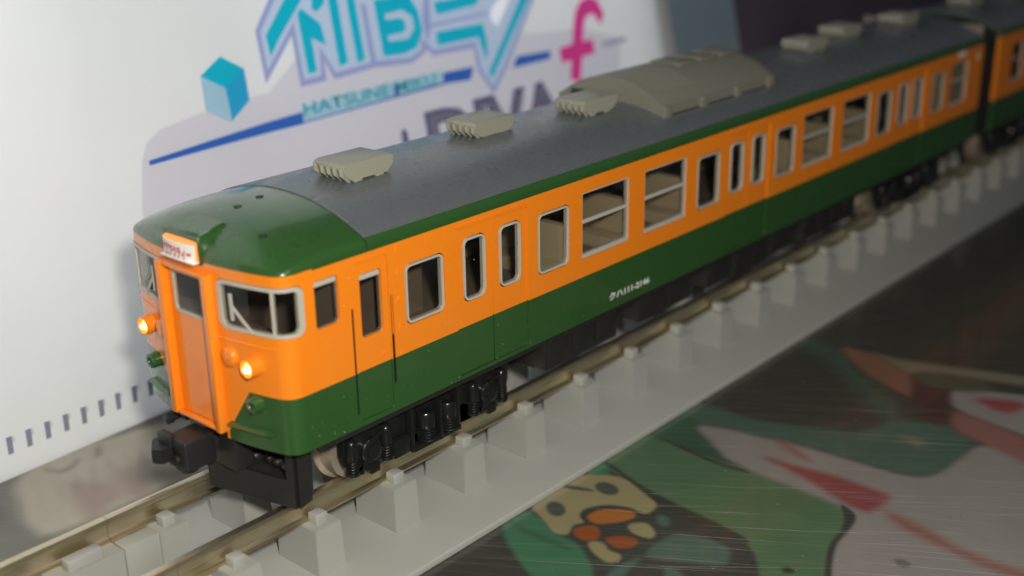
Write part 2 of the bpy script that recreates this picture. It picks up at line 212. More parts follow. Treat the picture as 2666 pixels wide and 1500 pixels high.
def shell(name, path, outer, holes, segs, thick, off, parent, mats, paint, inner_idx, smooth=30):
    v, tr = cdt(outer, holes, segs); used = sorted({i for t, _ in tr for i in t}); mp = {j: i for i, j in enumerate(used)}
    vs = [path.xyz(v[j].x, v[j].y, off) for j in used]; n = len(vs)
    vs += [path.xyz(v[j].x, v[j].y, off-thick) for j in used]
    fs = []; idx = []; cnt = {}
    for t, c in tr:
        a, b, d = (mp[i] for i in t)
        fs.append((a, b, d)); idx.append(paint(c)); fs.append((a+n, d+n, b+n)); idx.append(inner_idx)
        for e in ((a, b), (b, d), (d, a)): cnt[e] = idx[-2]
    for (a, b), k in list(cnt.items()):
        if (b, a) not in cnt: fs.append((b, a, a+n, b+n)); idx.append(k)
    me = mesh(name, vs, fs, idx); bm = bmesh.new(); bm.from_mesh(me); bmesh.ops.recalc_face_normals(bm, faces=bm.faces); bm.to_mesh(me); bm.free()
    return link(name, me, parent, mats, smooth)
def ring(name, path, o, i, t, off, parent, mats='frame', smooth=35):
    n = len(o); vs = []
    for loop, f in ((o, off), (i, off), (i, off-t), (o, off-t)): vs += [path.xyz(x, z, f) for x, z in loop]
    fs = []
    for k in range(4):
        for j in range(n):
            fs.append((k*n+j, k*n+(j+1) % n, ((k+1) % 4)*n+(j+1) % n, ((k+1) % 4)*n+j))
    me = mesh(name, vs, fs); bm = bmesh.new(); bm.from_mesh(me); bmesh.ops.recalc_face_normals(bm, faces=bm.faces); bm.to_mesh(me); bm.free()
    return link(name, me, parent, mats, smooth)
def dens(loop, step=.04):
    o = []
    for a, b in zip(loop, loop[1:]+loop[:1]):
        k = max(1, int(abs(b[0]-a[0])/step))
        for j in range(k): o.append((a[0]+(b[0]-a[0])*j/k, a[1]+(b[1]-a[1])*j/k))
    return o
def pane(path, loop, off, parent, name='pane', vl=()):
    v, tr = cdt(loop, [], vl); used = sorted({i for t, _ in tr for i in t}); mp = {j: i for i, j in enumerate(used)}
    me = mesh(name, [path.xyz(v[j].x, v[j].y, off) for j in used], [tuple(mp[i] for i in t) for t, _ in tr])
    return link(name, me, parent, 'glass', 30)
def text_mesh(s, size, bold=0.0, font_shear=0):
    cu = bpy.data.curves.new('t', 'FONT'); cu.body = s; cu.size = size; cu.offset = bold; cu.shear = font_shear; cu.resolution_u = 3
    o = bpy.data.objects.new('t', cu); COL.objects.link(o); dg = bpy.context.evaluated_depsgraph_get(); dg.update()
    me = bpy.data.meshes.new_from_object(o.evaluated_get(dg)); bpy.data.objects.remove(o); return me
def root(name, loc, label, cat, group=None):
    o = bpy.data.objects.new(name, None); COL.objects.link(o); o.empty_display_size = .1; o.location = loc
    o['label'] = label; o['category'] = cat
    if group: o['group'] = group
    return o

W = .967
ZB, ZBELT, ZG = .69, 1.15, 2.11
def roofz(y):
    a = min(abs(y), W)/W
    return 2.415-.215*a**2.15
# roof profile from near side up and over: (y, z)
SHOULD = [(.967, 2.11), (.967, 2.135), (.963, 2.16), (.952, 2.183), (.935, 2.202)]
def profile(n=26):
    h = SHOULD+[(y, roofz(y)-(roofz(.935)-2.202)*(y/.935)**3) for y in [.935*(1-(k+1)/n) for k in range(n)]]
    return [(-y, z) for y, z in h]+[(y, z) for y, z in h[:-1][::-1]]

# ================================================================ car shells
def front_x(y):
    a = abs(y)
    if a <= .86: return -.12+.13*(a/.9)**2.2
    x0 = -.12+.13*(.86/.9)**2.2; t = (a-.86)/(W-.86)
    # quadratic bezier through (x0,.86) (.03,.967) (.15,.967), solved for y
    u = 1-math.sqrt(max(0, 1-t)); return (1-u)**2*x0+2*u*(1-u)*.035+u*u*.15
def cab_path(x_end):
    ys = [-.86*math.cos(math.pi*i/36) for i in range(37)]
    pts = [(x_end, -W), (9, -W), (5, -W), (2, -W), (.5, -W)]
    pts = pts[:]
    cor = []
    x0 = front_x(.86)
    for k in range(10):
        u = 1-k/9; cor.append(((1-u)**2*x0+2*u*(1-u)*.035+u*u*.15, -((1-u)**2*.86+2*u*(1-u)*W+u*u*W)))
    fr = [(front_x(y), y) for y in ys[1:-1]]
    near = pts+cor+fr[:len(fr)//2]; mid = [(front_x(0), 0)]; far = [(x, -y) for x, y in reversed(near)]
    P = Path(list(reversed(near+mid+far)), len(near)); return P
def flat_path(x0, x1):
    pts = [(x1, -W), ((x0+x1)/2, -W), (x0+.12, -W)]+[(x0+.06-.06*math.sin(t), -W+.06-.06*math.cos(t)) for t in [math.pi/2*k/6 for k in range(7)]][1:]+[(x0, -.45)]
    far = [(x, -y) for x, y in reversed(pts)]
    return Path(list(reversed(pts+[(x0, 0)]+far)), len(pts))
def side_s(path, x):  # path distance of a point of the near side
    return path.s[-1]-(path.p[-1].x-x)
def frame_window(parent, path, s0, s1, z0, z1, r, fw=.016, name='window', off=.002):
    g = .012; a, b = s0+g, s1-g; lo, hi = z0+g, z1-g
    o = ring(name, path, rrect(a, b, lo, hi, r), rrect(a+fw, b-fw, lo+fw, hi-fw, max(.012, r-fw*.6)), .05, off, parent)
    pane(path, rrect(a+fw*.6, b-fw*.6, lo+fw*.6, hi-fw*.6, max(.012, r-fw*.6)), off-.016, o); return o
def slide_window(parent, path, s0, s1, z0, z1, name='window'):
    """two-pane window: a dark gasket, a middle rail and a bottom sash bar"""
    g = .004
    o = ring(name, path, rrect(s0+g, s1-g, z0+g, z1-g, .02), rrect(s0+.012, s1-.012, z0+.045, z1-.014, .014), .05, -.006, parent, 'frame')
    pane(path, rrect(s0+.006, s1-.006, z0+.02, z1-.006, .02), -.022, o)
    for zc, h in ((z0+.36*(1), .017),):
        vs = []; q = [(s0+.012, zc-h), (s1-.012, zc-h), (s1-.012, zc+h), (s0+.012, zc+h)]
        vs = [path.xyz(x, z, -.010) for x, z in q]+[path.xyz(x, z, -.03) for x, z in q]
        link('sash_or_lit_reveal', mesh('sash_or_lit_reveal', vs, [(0, 1, 2, 3), (7, 6, 5, 4), (0, 4, 5, 1), (1, 5, 6, 2), (2, 6, 7, 3), (3, 7, 4, 0)]), o, 'frame')
    return o
def slab(name, path, s0, s1, z0, z1, off, t, parent, mats, r=0):
    lp = rrect(s0, s1, z0, z1, r, 4) if r else [(s0, z0), (s1, z0), (s1, z1), (s0, z1)]
    n = len(lp); vs = [path.xyz(x, z, off) for x, z in lp]+[path.xyz(x, z, off-t) for x, z in lp]
    fs = [tuple(range(n)), tuple(range(2*n-1, n-1, -1))]+[(i, i+n, (i+1) % n+n, (i+1) % n) for i in range(n)]
    me = mesh(name, vs, fs); bm = bmesh.new(); bm.from_mesh(me); bmesh.ops.recalc_face_normals(bm, faces=bm.faces); bm.to_mesh(me); bm.free()
    return link(name, me, parent, mats, 35)

DOORS = [2.25, 6.41, 10.57]
WIN = [(1.21, 1.655, 1.375, 1.89, 'f')]
for o_ in (0, 4.16):
    WIN += [(2.835+o_, 3.285+o_, 1.335, 1.915, 'f'), (3.47+o_, 4.20+o_, 1.325, 1.965, 's'), (4.455+o_, 5.19+o_, 1.325, 1.965, 's')]
WIN += [(5.39, 5.835, 1.335, 1.915, 'f'), (9.55, 9.97, 1.335, 1.915, 'f'), (11.24, 11.65, 1.345, 1.90, 'f'), (11.87, 12.46, 1.335, 1.945, 's')]
def car_sides(car, path, mirror, wins, doors, holes, todo, xoff=0):
    for sg in ((1, -1) if mirror else (1,)):
        def S(x, sg=sg): return sg*side_s(path, x+xoff)
        for x0, x1, z0, z1, k in wins:
            a, b = sorted((S(x0), S(x1))); r = .065 if k == 'f' else .02
            holes.append(rrect(a, b, z0, z1, r))
            todo.append((frame_window if k == 'f' else slide_window, (a, b, z0, z1) + ((r-.012,) if k == 'f' else ())))
        for c in doors:
            a, b = sorted((S(c-.452), S(c+.452))); m = S(c)
            holes.append(rrect(a, b, .725, 2.025, .03, 3))
            for l0, l1 in ((a, m), (m, b)): todo.append(('leaf', (l0, l1)))
def leaf(car, path, l0, l1):
    g = .0065; a, b = l0+g, l1-g; c = (l0+l1)/2; w2 = .143
    if abs(l0) > abs(l1): pass
    h = rrect(c-w2, c+w2, 1.362, 1.932, .075)
    d = shell('door', path, rrect(a, b, .729, 2.021, .012, 2), [h], [((a-.01, ZBELT), (b+.01, ZBELT))], .03, -.013, car, ['orange', 'green', 'inner'], lambda q: 1 if q[1] < ZBELT else 0, 2)
    g = .010; lo, hi = 1.362+g, 1.932-g; x0, x1 = c-w2+g, c+w2-g; fw = .018
    ring('window_frame', path, rrect(x0, x1, lo, hi, .068), rrect(x0+fw, x1-fw, lo+fw, hi-fw, .045), .05, -.004, d)
    pane(path, rrect(x0+.02, x1-.02, lo+.02, hi-.02, .05), -.022, d); return d
def run(car, path, todo):
    for f, a in todo:
        if f == 'leaf': leaf(car, path, *a)
        else: f(car, path, *a)
def roof_grey(car, x0, x1):
    pr = [(y, z) for y, z in profile() if z > 2.195]
    vs = []; n = len(pr); up = .012
    for x, d in ((x0, 0.0), (x0+.006, up), (x1-.006, up), (x1, 0.0)):
        for y, z in pr: vs.append((x, y*(1+d*.3), z+d))
    fs = [(k*n+i, k*n+i+1, (k+1)*n+i+1, (k+1)*n+i) for k in range(3) for i in range(n-1)]
    # edge drip and closed ends
    b = len(vs)
    for x in (x0, x0+.006, x1-.006, x1):
        vs.append((x, pr[0][0], pr[0][1]-.006)); vs.append((x, pr[-1][0], pr[-1][1]-.006))
    for k in range(3):
        fs.append((k*n, (k+1)*n, b+2*(k+1), b+2*k)); fs.append((k*n+n-1, b+2*k+1, b+2*(k+1)+1, (k+1)*n+n-1))
    me = mesh('roof', vs, fs); bm = bmesh.new(); bm.from_mesh(me); bmesh.ops.recalc_face_normals(bm, faces=bm.faces); bm.to_mesh(me); bm.free()
    return link('roof', me, car, 'roofgrey', 40)
def roof_base(car, x0, x1, name='roof_edge'):
    pr = profile(); n = len(pr); vs = [(x, y, z) for x in (x0, x1) for y, z in pr]
    fs = [(i, i+1, n+i+1, n+i) for i in range(n-1)]+[tuple(range(n)), tuple(range(2*n-1, n-1, -1))]
    me = mesh(name, vs, fs); bm = bmesh.new(); bm.from_mesh(me); bmesh.ops.recalc_face_normals(bm, faces=bm.faces); bm.to_mesh(me); bm.free()
    return link(name, me, car, 'green', 40)
def cab_dome(car, x1):
    pr = profile(30); vs = []; D = 40; n = len(pr); L = .80
    for j in range(D+1):
        for y, z in pr:
            xf = front_x(y); t = (j/D)**1.6; x = xf+(x1-xf)*t; u = min(1, (x-xf)/(L-.0)*(.98/(1-0*y)))
            u = min(1, (x-xf)/max(.3, (x1-xf)*.96)); F = (1-(1-u)**3.1)**.47
            vs.append((x, y, 2.11+(z-2.11)*F))
    fs = [(j*n+i, j*n+i+1, (j+1)*n+i+1, (j+1)*n+i) for j in range(D) for i in range(n-1)]
    b = D*n; fs.append(tuple(range(b, b+n)))
    me = mesh('cab_roof', vs, fs); bm = bmesh.new(); bm.from_mesh(me)
    bmesh.ops.remove_doubles(bm, verts=bm.verts, dist=1e-5); bmesh.ops.recalc_face_normals(bm, faces=bm.faces); bm.to_mesh(me); bm.free()
    return link('cab_roof', me, car, 'green', 50)

def louvre_vent(car, x, yc, zt=2.575):
    """box ventilator with a fluted, undercut front"""
    L = .56; hw = .185; zb = 2.425
    bm = bmesh.new()
    # plan/side: body prism with slanted ends
    prof = [(x+.085, zb), (x+.02, zb+.05), (x, zt-.045), (x+.012, zt-.012), (x+.05, zt), (x+L-.05, zt), (x+L-.012, zt-.012), (x+L, zt-.045), (x+L-.02, zb+.05), (x+L-.085, zb)]
    ys = [-hw, -hw+.012, hw-.012, hw]; R = []
    for k, y in enumerate(ys):
        f = .93 if k in (0, 3) else 1
        cx, cz = x+L/2, (zb+zt)/2
        R.append([bm.verts.new((cx+(a-cx)*(.985 if k in (0, 3) else 1), yc+y, cz+(b-cz)*f)) for a, b in prof])
    n = len(prof)
    for A, B in zip(R, R[1:]):
        for i in range(n): bm.faces.new((A[i], A[(i+1) % n], B[(i+1) % n], B[i]))
    bm.faces.new(R[0]); bm.faces.new(R[-1][::-1])
    o = link('ventilator', bm_mesh(bm, 'ventilator'), car, 'vent', 45)
    for e, sgn in ((x, -1), (x+L, 1)):
        for k in range(5):
            y = yc-hw+.03+k*(2*hw-.06)/4; bm = bmesh.new()
            cyl(bm, (e-sgn*.082, y, zb-.004), (e-sgn*.006, y, zb+.062), .019, .019, 10)
            cyl(bm, (e-sgn*.006, y, zb+.055), (e+sgn*.008, y, zt-.030), .019, .017, 10)
            link('flute', bm_mesh(bm, 'flute'), o, 'vent', 50)
    zr = roofz(yc)-.03
    for sx in (x+.12, x+L-.20):
        box('foot', (sx, sx+.09, yc-hw+.005, yc-hw+.05, zr-.06, zb+.01), .006, 'vent', o)
        box('foot', (sx, sx+.09, yc+hw-.05, yc+hw-.005, zr-.06, zb+.01), .006, 'vent', o)
    box('stem', (x+.16, x+L-.16, yc-.09, yc+.09, zr-.03, zb+.01), .006, 'blackmatt', o)
    return o
def cooler(car, x0, x1):
    hw = .66; n = 18; pts = []
    for k in range(n+1):
        a = -1+2*k/n; pts.append((a*hw, 2.675-.235*abs(a)**2.1))
    prof = [(-hw, 2.30)]+pts+[(hw, 2.30)]
    bm = bmesh.new(); xs = [x0, x0+.02, x1-.16, x1-.05, x1]; sc = [.97, 1, 1, .96, .86]; R = []
    for x, s in zip(xs, sc):
        R.append([bm.verts.new((x, y*(1 if s > .95 else .985), 2.30+(z-2.30)*s)) for y, z in prof])
    m = len(prof)
    for A, B in zip(R, R[1:]):
        for i in range(m-1): bm.faces.new((A[i], A[i+1], B[i+1], B[i]))
    bm.faces.new(R[0]); bm.faces.new(R[-1][::-1])
    o = link('roof_cooler', bm_mesh(bm, 'roof_cooler'), car, 'ac', 35)
    for sy in (-1, 1):
        for k in range(4):
            xa = x0+.05+k*(x1-x0-.22)/3
            box('side_foot', (xa-.05, xa+.09, sy*(hw+.014)-.016, sy*(hw+.014)+.016, 2.25, 2.435), .008, 'ac', o)
        for k in range(3):
            xa = x0+.16+k*(x1-x0-.22)/3
            box('side_recess_shade', (xa, xa+(x1-x0-.22)/3-.16, sy*hw-.012, sy*hw+.004, 2.28, 2.335), .003, 'blackmatt', o)  # matt black strip paints the shadow low in each side recess
    for k in range(9):
        xa = x0+.16+k*.075; bm = bmesh.new(); R = []
        for j in range(13):
            y = -.50+.38*j/12; z = 2.675-.235*abs(y/hw)**2.1; R.append([bm.verts.new((xa+dx, y, z+dz)) for dx, dz in ((0, -.01), (.006, .006), (.022, .006), (.028, -.01))])
        for A, B in zip(R, R[1:]):
            for i in range(3): bm.faces.new((A[i], A[i+1], B[i+1], B[i]))
        link('grille_rib', bm_mesh(bm, 'grille_rib'), o, 'ac', 40)
    box('front_dark_box', (x0-.004, x0+.06, .0, .52, 2.36, 2.50), .004, 'blackmatt', o)  # matt black box, slightly proud, darkens one half of the front
    for k in range(3): 
        xa = x0+1.0+k*.42
        box('roof_hatch', (xa, xa+.34, -.2, .2, 2.655, 2.682), .006, 'ac', o)
    return o

def bogie(car, xc):
    b = box('bogie', (xc-.55, xc+.55, -.5, .5, .30, .44), .02, 'blackmatt', car)
    for sg in (-1, 1):
        Y = sg*.70
        half = [(1.00, .56), (1.01, .34), (.97, .22), (.91, .155), (.85, .10), (.79, .11), (.77, .17), (.66, .19), (.60, .115), (.54, .13), (.50, .24), (.40, .30), (.33, .28), (.30, .15), (.0, .115)]
        pts = [(xc-x, z) for x, z in half]+[(xc+x, z) for x, z in reversed(half[:-1])]+[]
        top = [(xc+.97, .60), (xc-.97, .60)]
        poly = pts+top; bm = bmesh.new()
        A = [bm.verts.new((x, Y+sg*.02, z)) for x, z in poly]; B = [bm.verts.new((x, Y-sg*.03, z)) for x, z in poly]
        bm.faces.new(A); bm.faces.new(B[::-1])
        for i in range(len(poly)): bm.faces.new((A[i], A[(i+1) % len(poly)], B[(i+1) % len(poly)], B[i]))
        bmesh.ops.triangulate(bm, faces=[f for f in bm.faces if len(f.verts) > 4])
        link('side_frame', bm_mesh(bm, 'side_frame'), b, 'black', 20)
        yo = Y+sg*.02
        for ax in (-.72, .72):
            bm = bmesh.new(); x = xc+ax
            lathe(bm, (x, yo-sg*.01, .30), (0, sg, 0), [(.115, 0), (.112, .05), (.10, .062), (.075, .066), (.07, .085), (.045, .095), (.001, .097)], 24)
            bbox(bm, x-.10, x+.10, min(yo, yo+sg*.055), max(yo, yo+sg*.055), .15, .30, .015)
            bbox(bm, x-.055, x+.055, min(yo, yo+sg*.07), max(yo, yo+sg*.07), .105, .19, .012)
            link('axle_box', bm_mesh(bm, 'axle_box'), b, 'black', 40)
            for dx in (-.215, .165):
                bm = bmesh.new(); xs = x+dx; ys = yo+sg*.028
                lathe(bm, (xs, ys, .30), (0, 0, 1), [(.052, 0), (.052, .10), (.046, .15), (.03, .175), (.001, .182)], 16)
                for k in range(4): lathe(bm, (xs, ys, .195+k*.026), (0, 0, 1), [(.03, 0), (.052, .005), (.056, .0115), (.052, .018), (.03, .023)], 16)
                lathe(bm, (xs, ys, .165), (0, 0, 1), [(.06, 0), (.06, .028), (.04, .03)], 16)
                link('axle_spring', bm_mesh(bm, 'axle_spring'), b, 'black', 50)
            # brake lever bar
            bm = bmesh.new(); cyl(bm, (x-.13, yo+sg*.05, .14), (x-.03, yo+sg*.045, .40), .012, .012, 8); cyl(bm, (x-.03, yo+sg*.045, .40), (x+.12, yo+sg*.045, .44), .012, .012, 8)
            link('brake_rod', bm_mesh(bm, 'brake_rod'), b, 'black', 50)
            bm = bmesh.new(); s2 = -1 if ax < 0 else 1
            lathe(bm, (xc+ax, sg*.565, .287), (0, -sg, 0), [(.20, -.0), (.245, -.004), (.283, 0), (.288, .05), (.292, .14), (.33, .155), (.332, .178), (.31, .19), (.10, .19)], 40)
            link('wheel', bm_mesh(bm, 'wheel'), b, 'wheel', 30)
        # bolster pack
        bm = bmesh.new()
        bbox(bm, xc-.29, xc+.29, min(yo, yo+sg*.09), max(yo, yo+sg*.09), .115, .165, .012)
        bbox(bm, xc-.31, xc-.27, min(yo, yo+sg*.08), max(yo, yo+sg*.08), .12, .54, .01)
        bbox(bm, xc+.25, xc+.29, min(yo, yo+sg*.08), max(yo, yo+sg*.08), .12, .54, .01)
        bbox(bm, xc+.02, xc+.05, min(yo, yo+sg*.10), max(yo, yo+sg*.10), .12, .50, .008)
        bbox(bm, xc-.50, xc-.31, min(yo, yo+sg*.07), max(yo, yo+sg*.07), .13, .30, .015)
        link('bolster', bm_mesh(bm, 'bolster'), b, 'black', 40)
        for dx in (-.11, .155):
            bm = bmesh.new(); xs = xc+dx; ys = yo+sg*.05
            lathe(bm, (xs, ys, .30), (0, 0, 1), [(.080, 0), (.082, .02), (.082, .13), (.074, .14), (.001, .141)], 22)
            for k in range(5): lathe(bm, (xs, ys, .17+k*.027), (0, 0, 1), [(.05, 0), (.076, .004), (.083, .0125), (.076, .021), (.05, .025)], 22)
            link('bolster_spring', bm_mesh(bm, 'bolster_spring'), b, 'black', 50)
    for ax in (-.72, .72):
        bm = bmesh.new(); cyl(bm, (xc+ax, -.42, .287), (xc+ax, .42, .287), .07, .07, 20)
        link('axle', bm_mesh(bm, 'axle'), b, 'axle', 50)
    return b

# ================================================================ cab car
car = root('train_car', (6.5, 0, 0), 'orange and green model cab car with two lit headlights, nearest the camera', 'model train car', 'coupled model train cars')
P = cab_path(13.0)
holes = []; todo = []
car_sides(car, P, True, WIN, DOORS, holes, todo)
spec = []
for sg in (1, -1):
    def S(x, sg=sg): return sg*side_s(P, x)
    def rng(a, b): return tuple(sorted((S(a), S(b))))
    a, b = rng(.305, .535); holes.append(rrect(a, b, 1.625, 2.005, .035)); spec.append(('cabwin', a, b, 1.625, 2.005))
    a, b = rng(.685, 1.035); holes.append(rrect(a, b, .735, 2.03, .02, 3)); spec.append(('crew', a, b))
    for x, z0, z1 in ((.657, .80, 1.69), (1.062, .93, 1.69)):
        hw_ = .011 if x < 1 else .015; a, b = rng(x-hw_, x+hw_); holes.append(rrect(a, b, z0, z1, .01, 3)); spec.append(('rail', a, b, z0, z1))
# distance along the front face for a lateral position y
def s_front(y):
    best = min(range(len(P.p)), key=lambda i: abs(P.p[i].y+y)+(0 if P.p[i].x < .16 else 9)); return P.s[best]
def sy(a):   # a = |y| on front -> s
    lo, hi = 0.0, P.s[-1]
    for _ in range(40):
        m = (lo+hi)/2; p, _n = P.at(m)
        if -p.y < a and p.x < .14: lo = m
        else: hi = m
    return lo
WS0, WS1, WM = sy(.345), side_s(P, .205), sy(.868)
for sg in (1, -1):
    a, b = sorted((sg*WS0, sg*WS1)); holes.append(dens(rrect(a, b, 1.63, 2.025, .075), .05)); spec.append(('ws', sg))
gw = sy(.262); holes.append([(-gw, .782), (gw, .782), (gw, 2.003), (-gw, 2.003)])
smax = P.s[-1]-.001; nt = sy(.30)
outer = [(-smax, ZB), (-nt, ZB), (-nt, .775), (nt, .775), (nt, ZB), (smax, ZB), (smax, ZG), (-smax, ZG)]
vb = sy(.33); vt = sy(.585)
segs = [((s, ZB), (s, ZG)) for s in P.s if abs(s) < side_s(P, .6)]
segs += [((vt, ZBELT), (smax, ZBELT)), ((-vt, ZBELT), (-smax, ZBELT)), ((vt, ZBELT), (vb, .765)), ((-vt, ZBELT), (-vb, .765)), ((vb, .765), (vb, ZB)), ((-vb, .765), (-vb, ZB))]
def paint(c):
    s, z = abs(c[0]), c[1]
    if z > ZBELT: return 0
    if z < .765: return 1 if s > vb else 0
    lim = vb+(vt-vb)*(z-.765)/(ZBELT-.765); return 1 if s > lim else 0
body = shell('body', P, outer, holes, segs, .035, 0, car, ['orange', 'green', 'inner'], paint, 2)
run(car, P, todo)
for s in spec:
    if s[0] == 'cabwin':
        a, b, z0, z1 = s[1:]; o = ring('cab_side_window', P, rrect(a+.002, b-.002, z0+.002, z1-.002, .033), rrect(a+.007, b-.007, z0+.007, z1-.009, .028), .03, -.022, car, 'inner'); slab('sash_or_lit_reveal', P, a+.012, b-.012, z1-.05, z1-.012, -.012, .02, o, 'frame', .006)  # silver bar at the top stands in for the lit window reveal
        pane(P, rrect(a+.004, b-.004, z0+.004, z1-.004, .03), -.034, o)
    elif s[0] == 'crew':
        a, b = s[1:]; c = (a+b)/2; h = rrect(c-.112, c+.112, 1.415, 1.935, .03)
        d = shell('crew_door', P, rrect(a+.004, b-.004, .74, 2.026, .015, 2), [h], [((a-.01, ZBELT), (b+.01, ZBELT))], .03, -.008, car, ['orange', 'green', 'inner'], lambda q: 1 if q[1] < ZBELT else 0, 2)
        ring('window_frame', P, rrect(c-.110, c+.110, 1.417, 1.933, .028), rrect(c-.105, c+.105, 1.422, 1.926, .024), .03, -.03, d, 'inner'); slab('sash_or_lit_reveal', P, c-.10, c+.10, 1.885, 1.925, -.018, .02, d, 'frame', .006)  # silver bar paints in the light caught by the window's top edge
        pane(P, rrect(c-.108, c+.108, 1.419, 1.931, .026), -.04, d)
        k = c+(.10 if a > 0 else -.10); slab('door_handle', P, k-.03, k+.03, 1.215, 1.228, .006, .016, d, 'orange')
    elif s[0] == 'rail':
        a, b, z0, z1 = s[1:]; slab('groove_shade', P, a+.0005, b-.0005, z0+.001, z1-.001, -.007, .02, car, 'cutdark'); z0 > .9 and slab('handrail', P, (a+b)/2-.0035, (a+b)/2+.0035, max(z0, 1.36)-.004, z1+.004, .003, .010, car, 'orange')  # near-black slab paints the shade inside the groove
    elif s[0] == 'ws':
        sg = s[1]; g = .006; a, b = sorted((sg*(WS0+g), sg*(WS1-g))); z0, z1 = 1.636, 2.019
        O_ = dens(rrect(a, b, z0, z1, .07), .04); fw = .045
        i_ = rrect(a+(fw if sg > 0 else .05), b-(.05 if sg > 0 else fw), z0+.028, z1-.028, .045)
        # matching loops
        oo = rrect(a, b, z0, z1, .07); OO = []; II = []
        for k in range(len(oo)):
            p0, p1 = oo[k], oo[(k+1) % len(oo)]; q0, q1 = i_[k], i_[(k+1) % len(oo)]; m = max(1, int(abs(p1[0]-p0[0])/.03))
            for j in range(m):
                t = j/m; OO.append((p0[0]+(p1[0]-p0[0])*t, p0[1]+(p1[1]-p0[1])*t)); II.append((q0[0]+(q1[0]-q0[0])*t, q0[1]+(q1[1]-q0[1])*t))
        f = ring('windscreen', P, OO, II, .04, .008, car)
        pane(P, [(x*1, z) for x, z in II], -.006, f, vl=[((t, z0), (t, z1)) for t in P.s if a < t < b])
        m = sg*WM; slab('mullion', P, m-.012, m+.012, z0+.02, z1-.02, .007, .03, f, 'frame')
        # wiper: blade and arm
        def rod(pa, pb, wd, nm):
            (s0, h0), (s1, h1) = pa, pb; d = Vector((s1-s0, h1-h0)).normalized(); n = Vector((-d.y, d.x))*wd; K = 6; vs = []
            for q in range(K+1):
                t = q/K; c = Vector((s0+(s1-s0)*t, h0+(h1-h0)*t))
                for e in (c+n, c-n):
                    vs.append(P.xyz(e.x, e.y, .016)); vs.append(P.xyz(e.x, e.y, .002))
            fs = []
            for q in range(K):
                k = 4*q; fs += [(k, k+2, k+6, k+4), (k+1, k+5, k+7, k+3), (k, k+4, k+5, k+1), (k+2, k+3, k+7, k+6)]
            fs += [(0, 1, 3, 2), (4*K, 4*K+2, 4*K+3, 4*K+1)]
            link(nm, mesh(nm, vs, fs), f, 'frame', 30)
        rod((sg*sy(.495), 1.925), (sg*sy(.50), 1.715), .012, 'wiper_blade'); rod((sg*sy(.50), 1.83), (sg*sy(.68), 1.645), .009, 'wiper_arm')
# gangway: door panel, U frame, window
def fbox(name, x0, x1, y0, y1, z0, z1, bev, m, par): return box(name, (x0, x1, y0, y1, z0, z1), bev, m, par)
F0 = -.115
bm = bmesh.new(); outl = [(-.256, .78), (.256, .78), (.256, 2.005), (-.256, 2.005)]
class Flat:
    def __init__(s, x): s.x = x
    def xyz(s, a, z, off=0): return Vector((s.x-off, -a, z))
FP = Flat(F0)
gd = shell('gangway_door', FP, outl, [rrect(-.21, .21, 1.625, 1.99, .05)], [], .03, 0, car, ['orange', 'inner'], lambda q: 0, 1, 2)
ring('window_frame', FP, rrect(-.205, .205, 1.63, 1.985, .046), rrect(-.182, .182, 1.655, 1.962, .03), .03, .004, gd)
pane(FP, rrect(-.19, .19, 1.64, 1.975, .035), -.008, gd)
bm = bmesh.new()
bbox(bm, -.185, -.105, -.325, -.255, .755, 2.04, .012)
bbox(bm, -.185, -.105, .255, .325, .755, 2.04, .012)
bbox(bm, -.17, -.105, -.26, .26, 2.0, 2.042, .01)
bbox(bm, -.17, -.105, -.26, .26, .755, .782, .006)
link('gangway_frame', bm_mesh(bm, 'gangway_frame'), car, 'orange', 40)
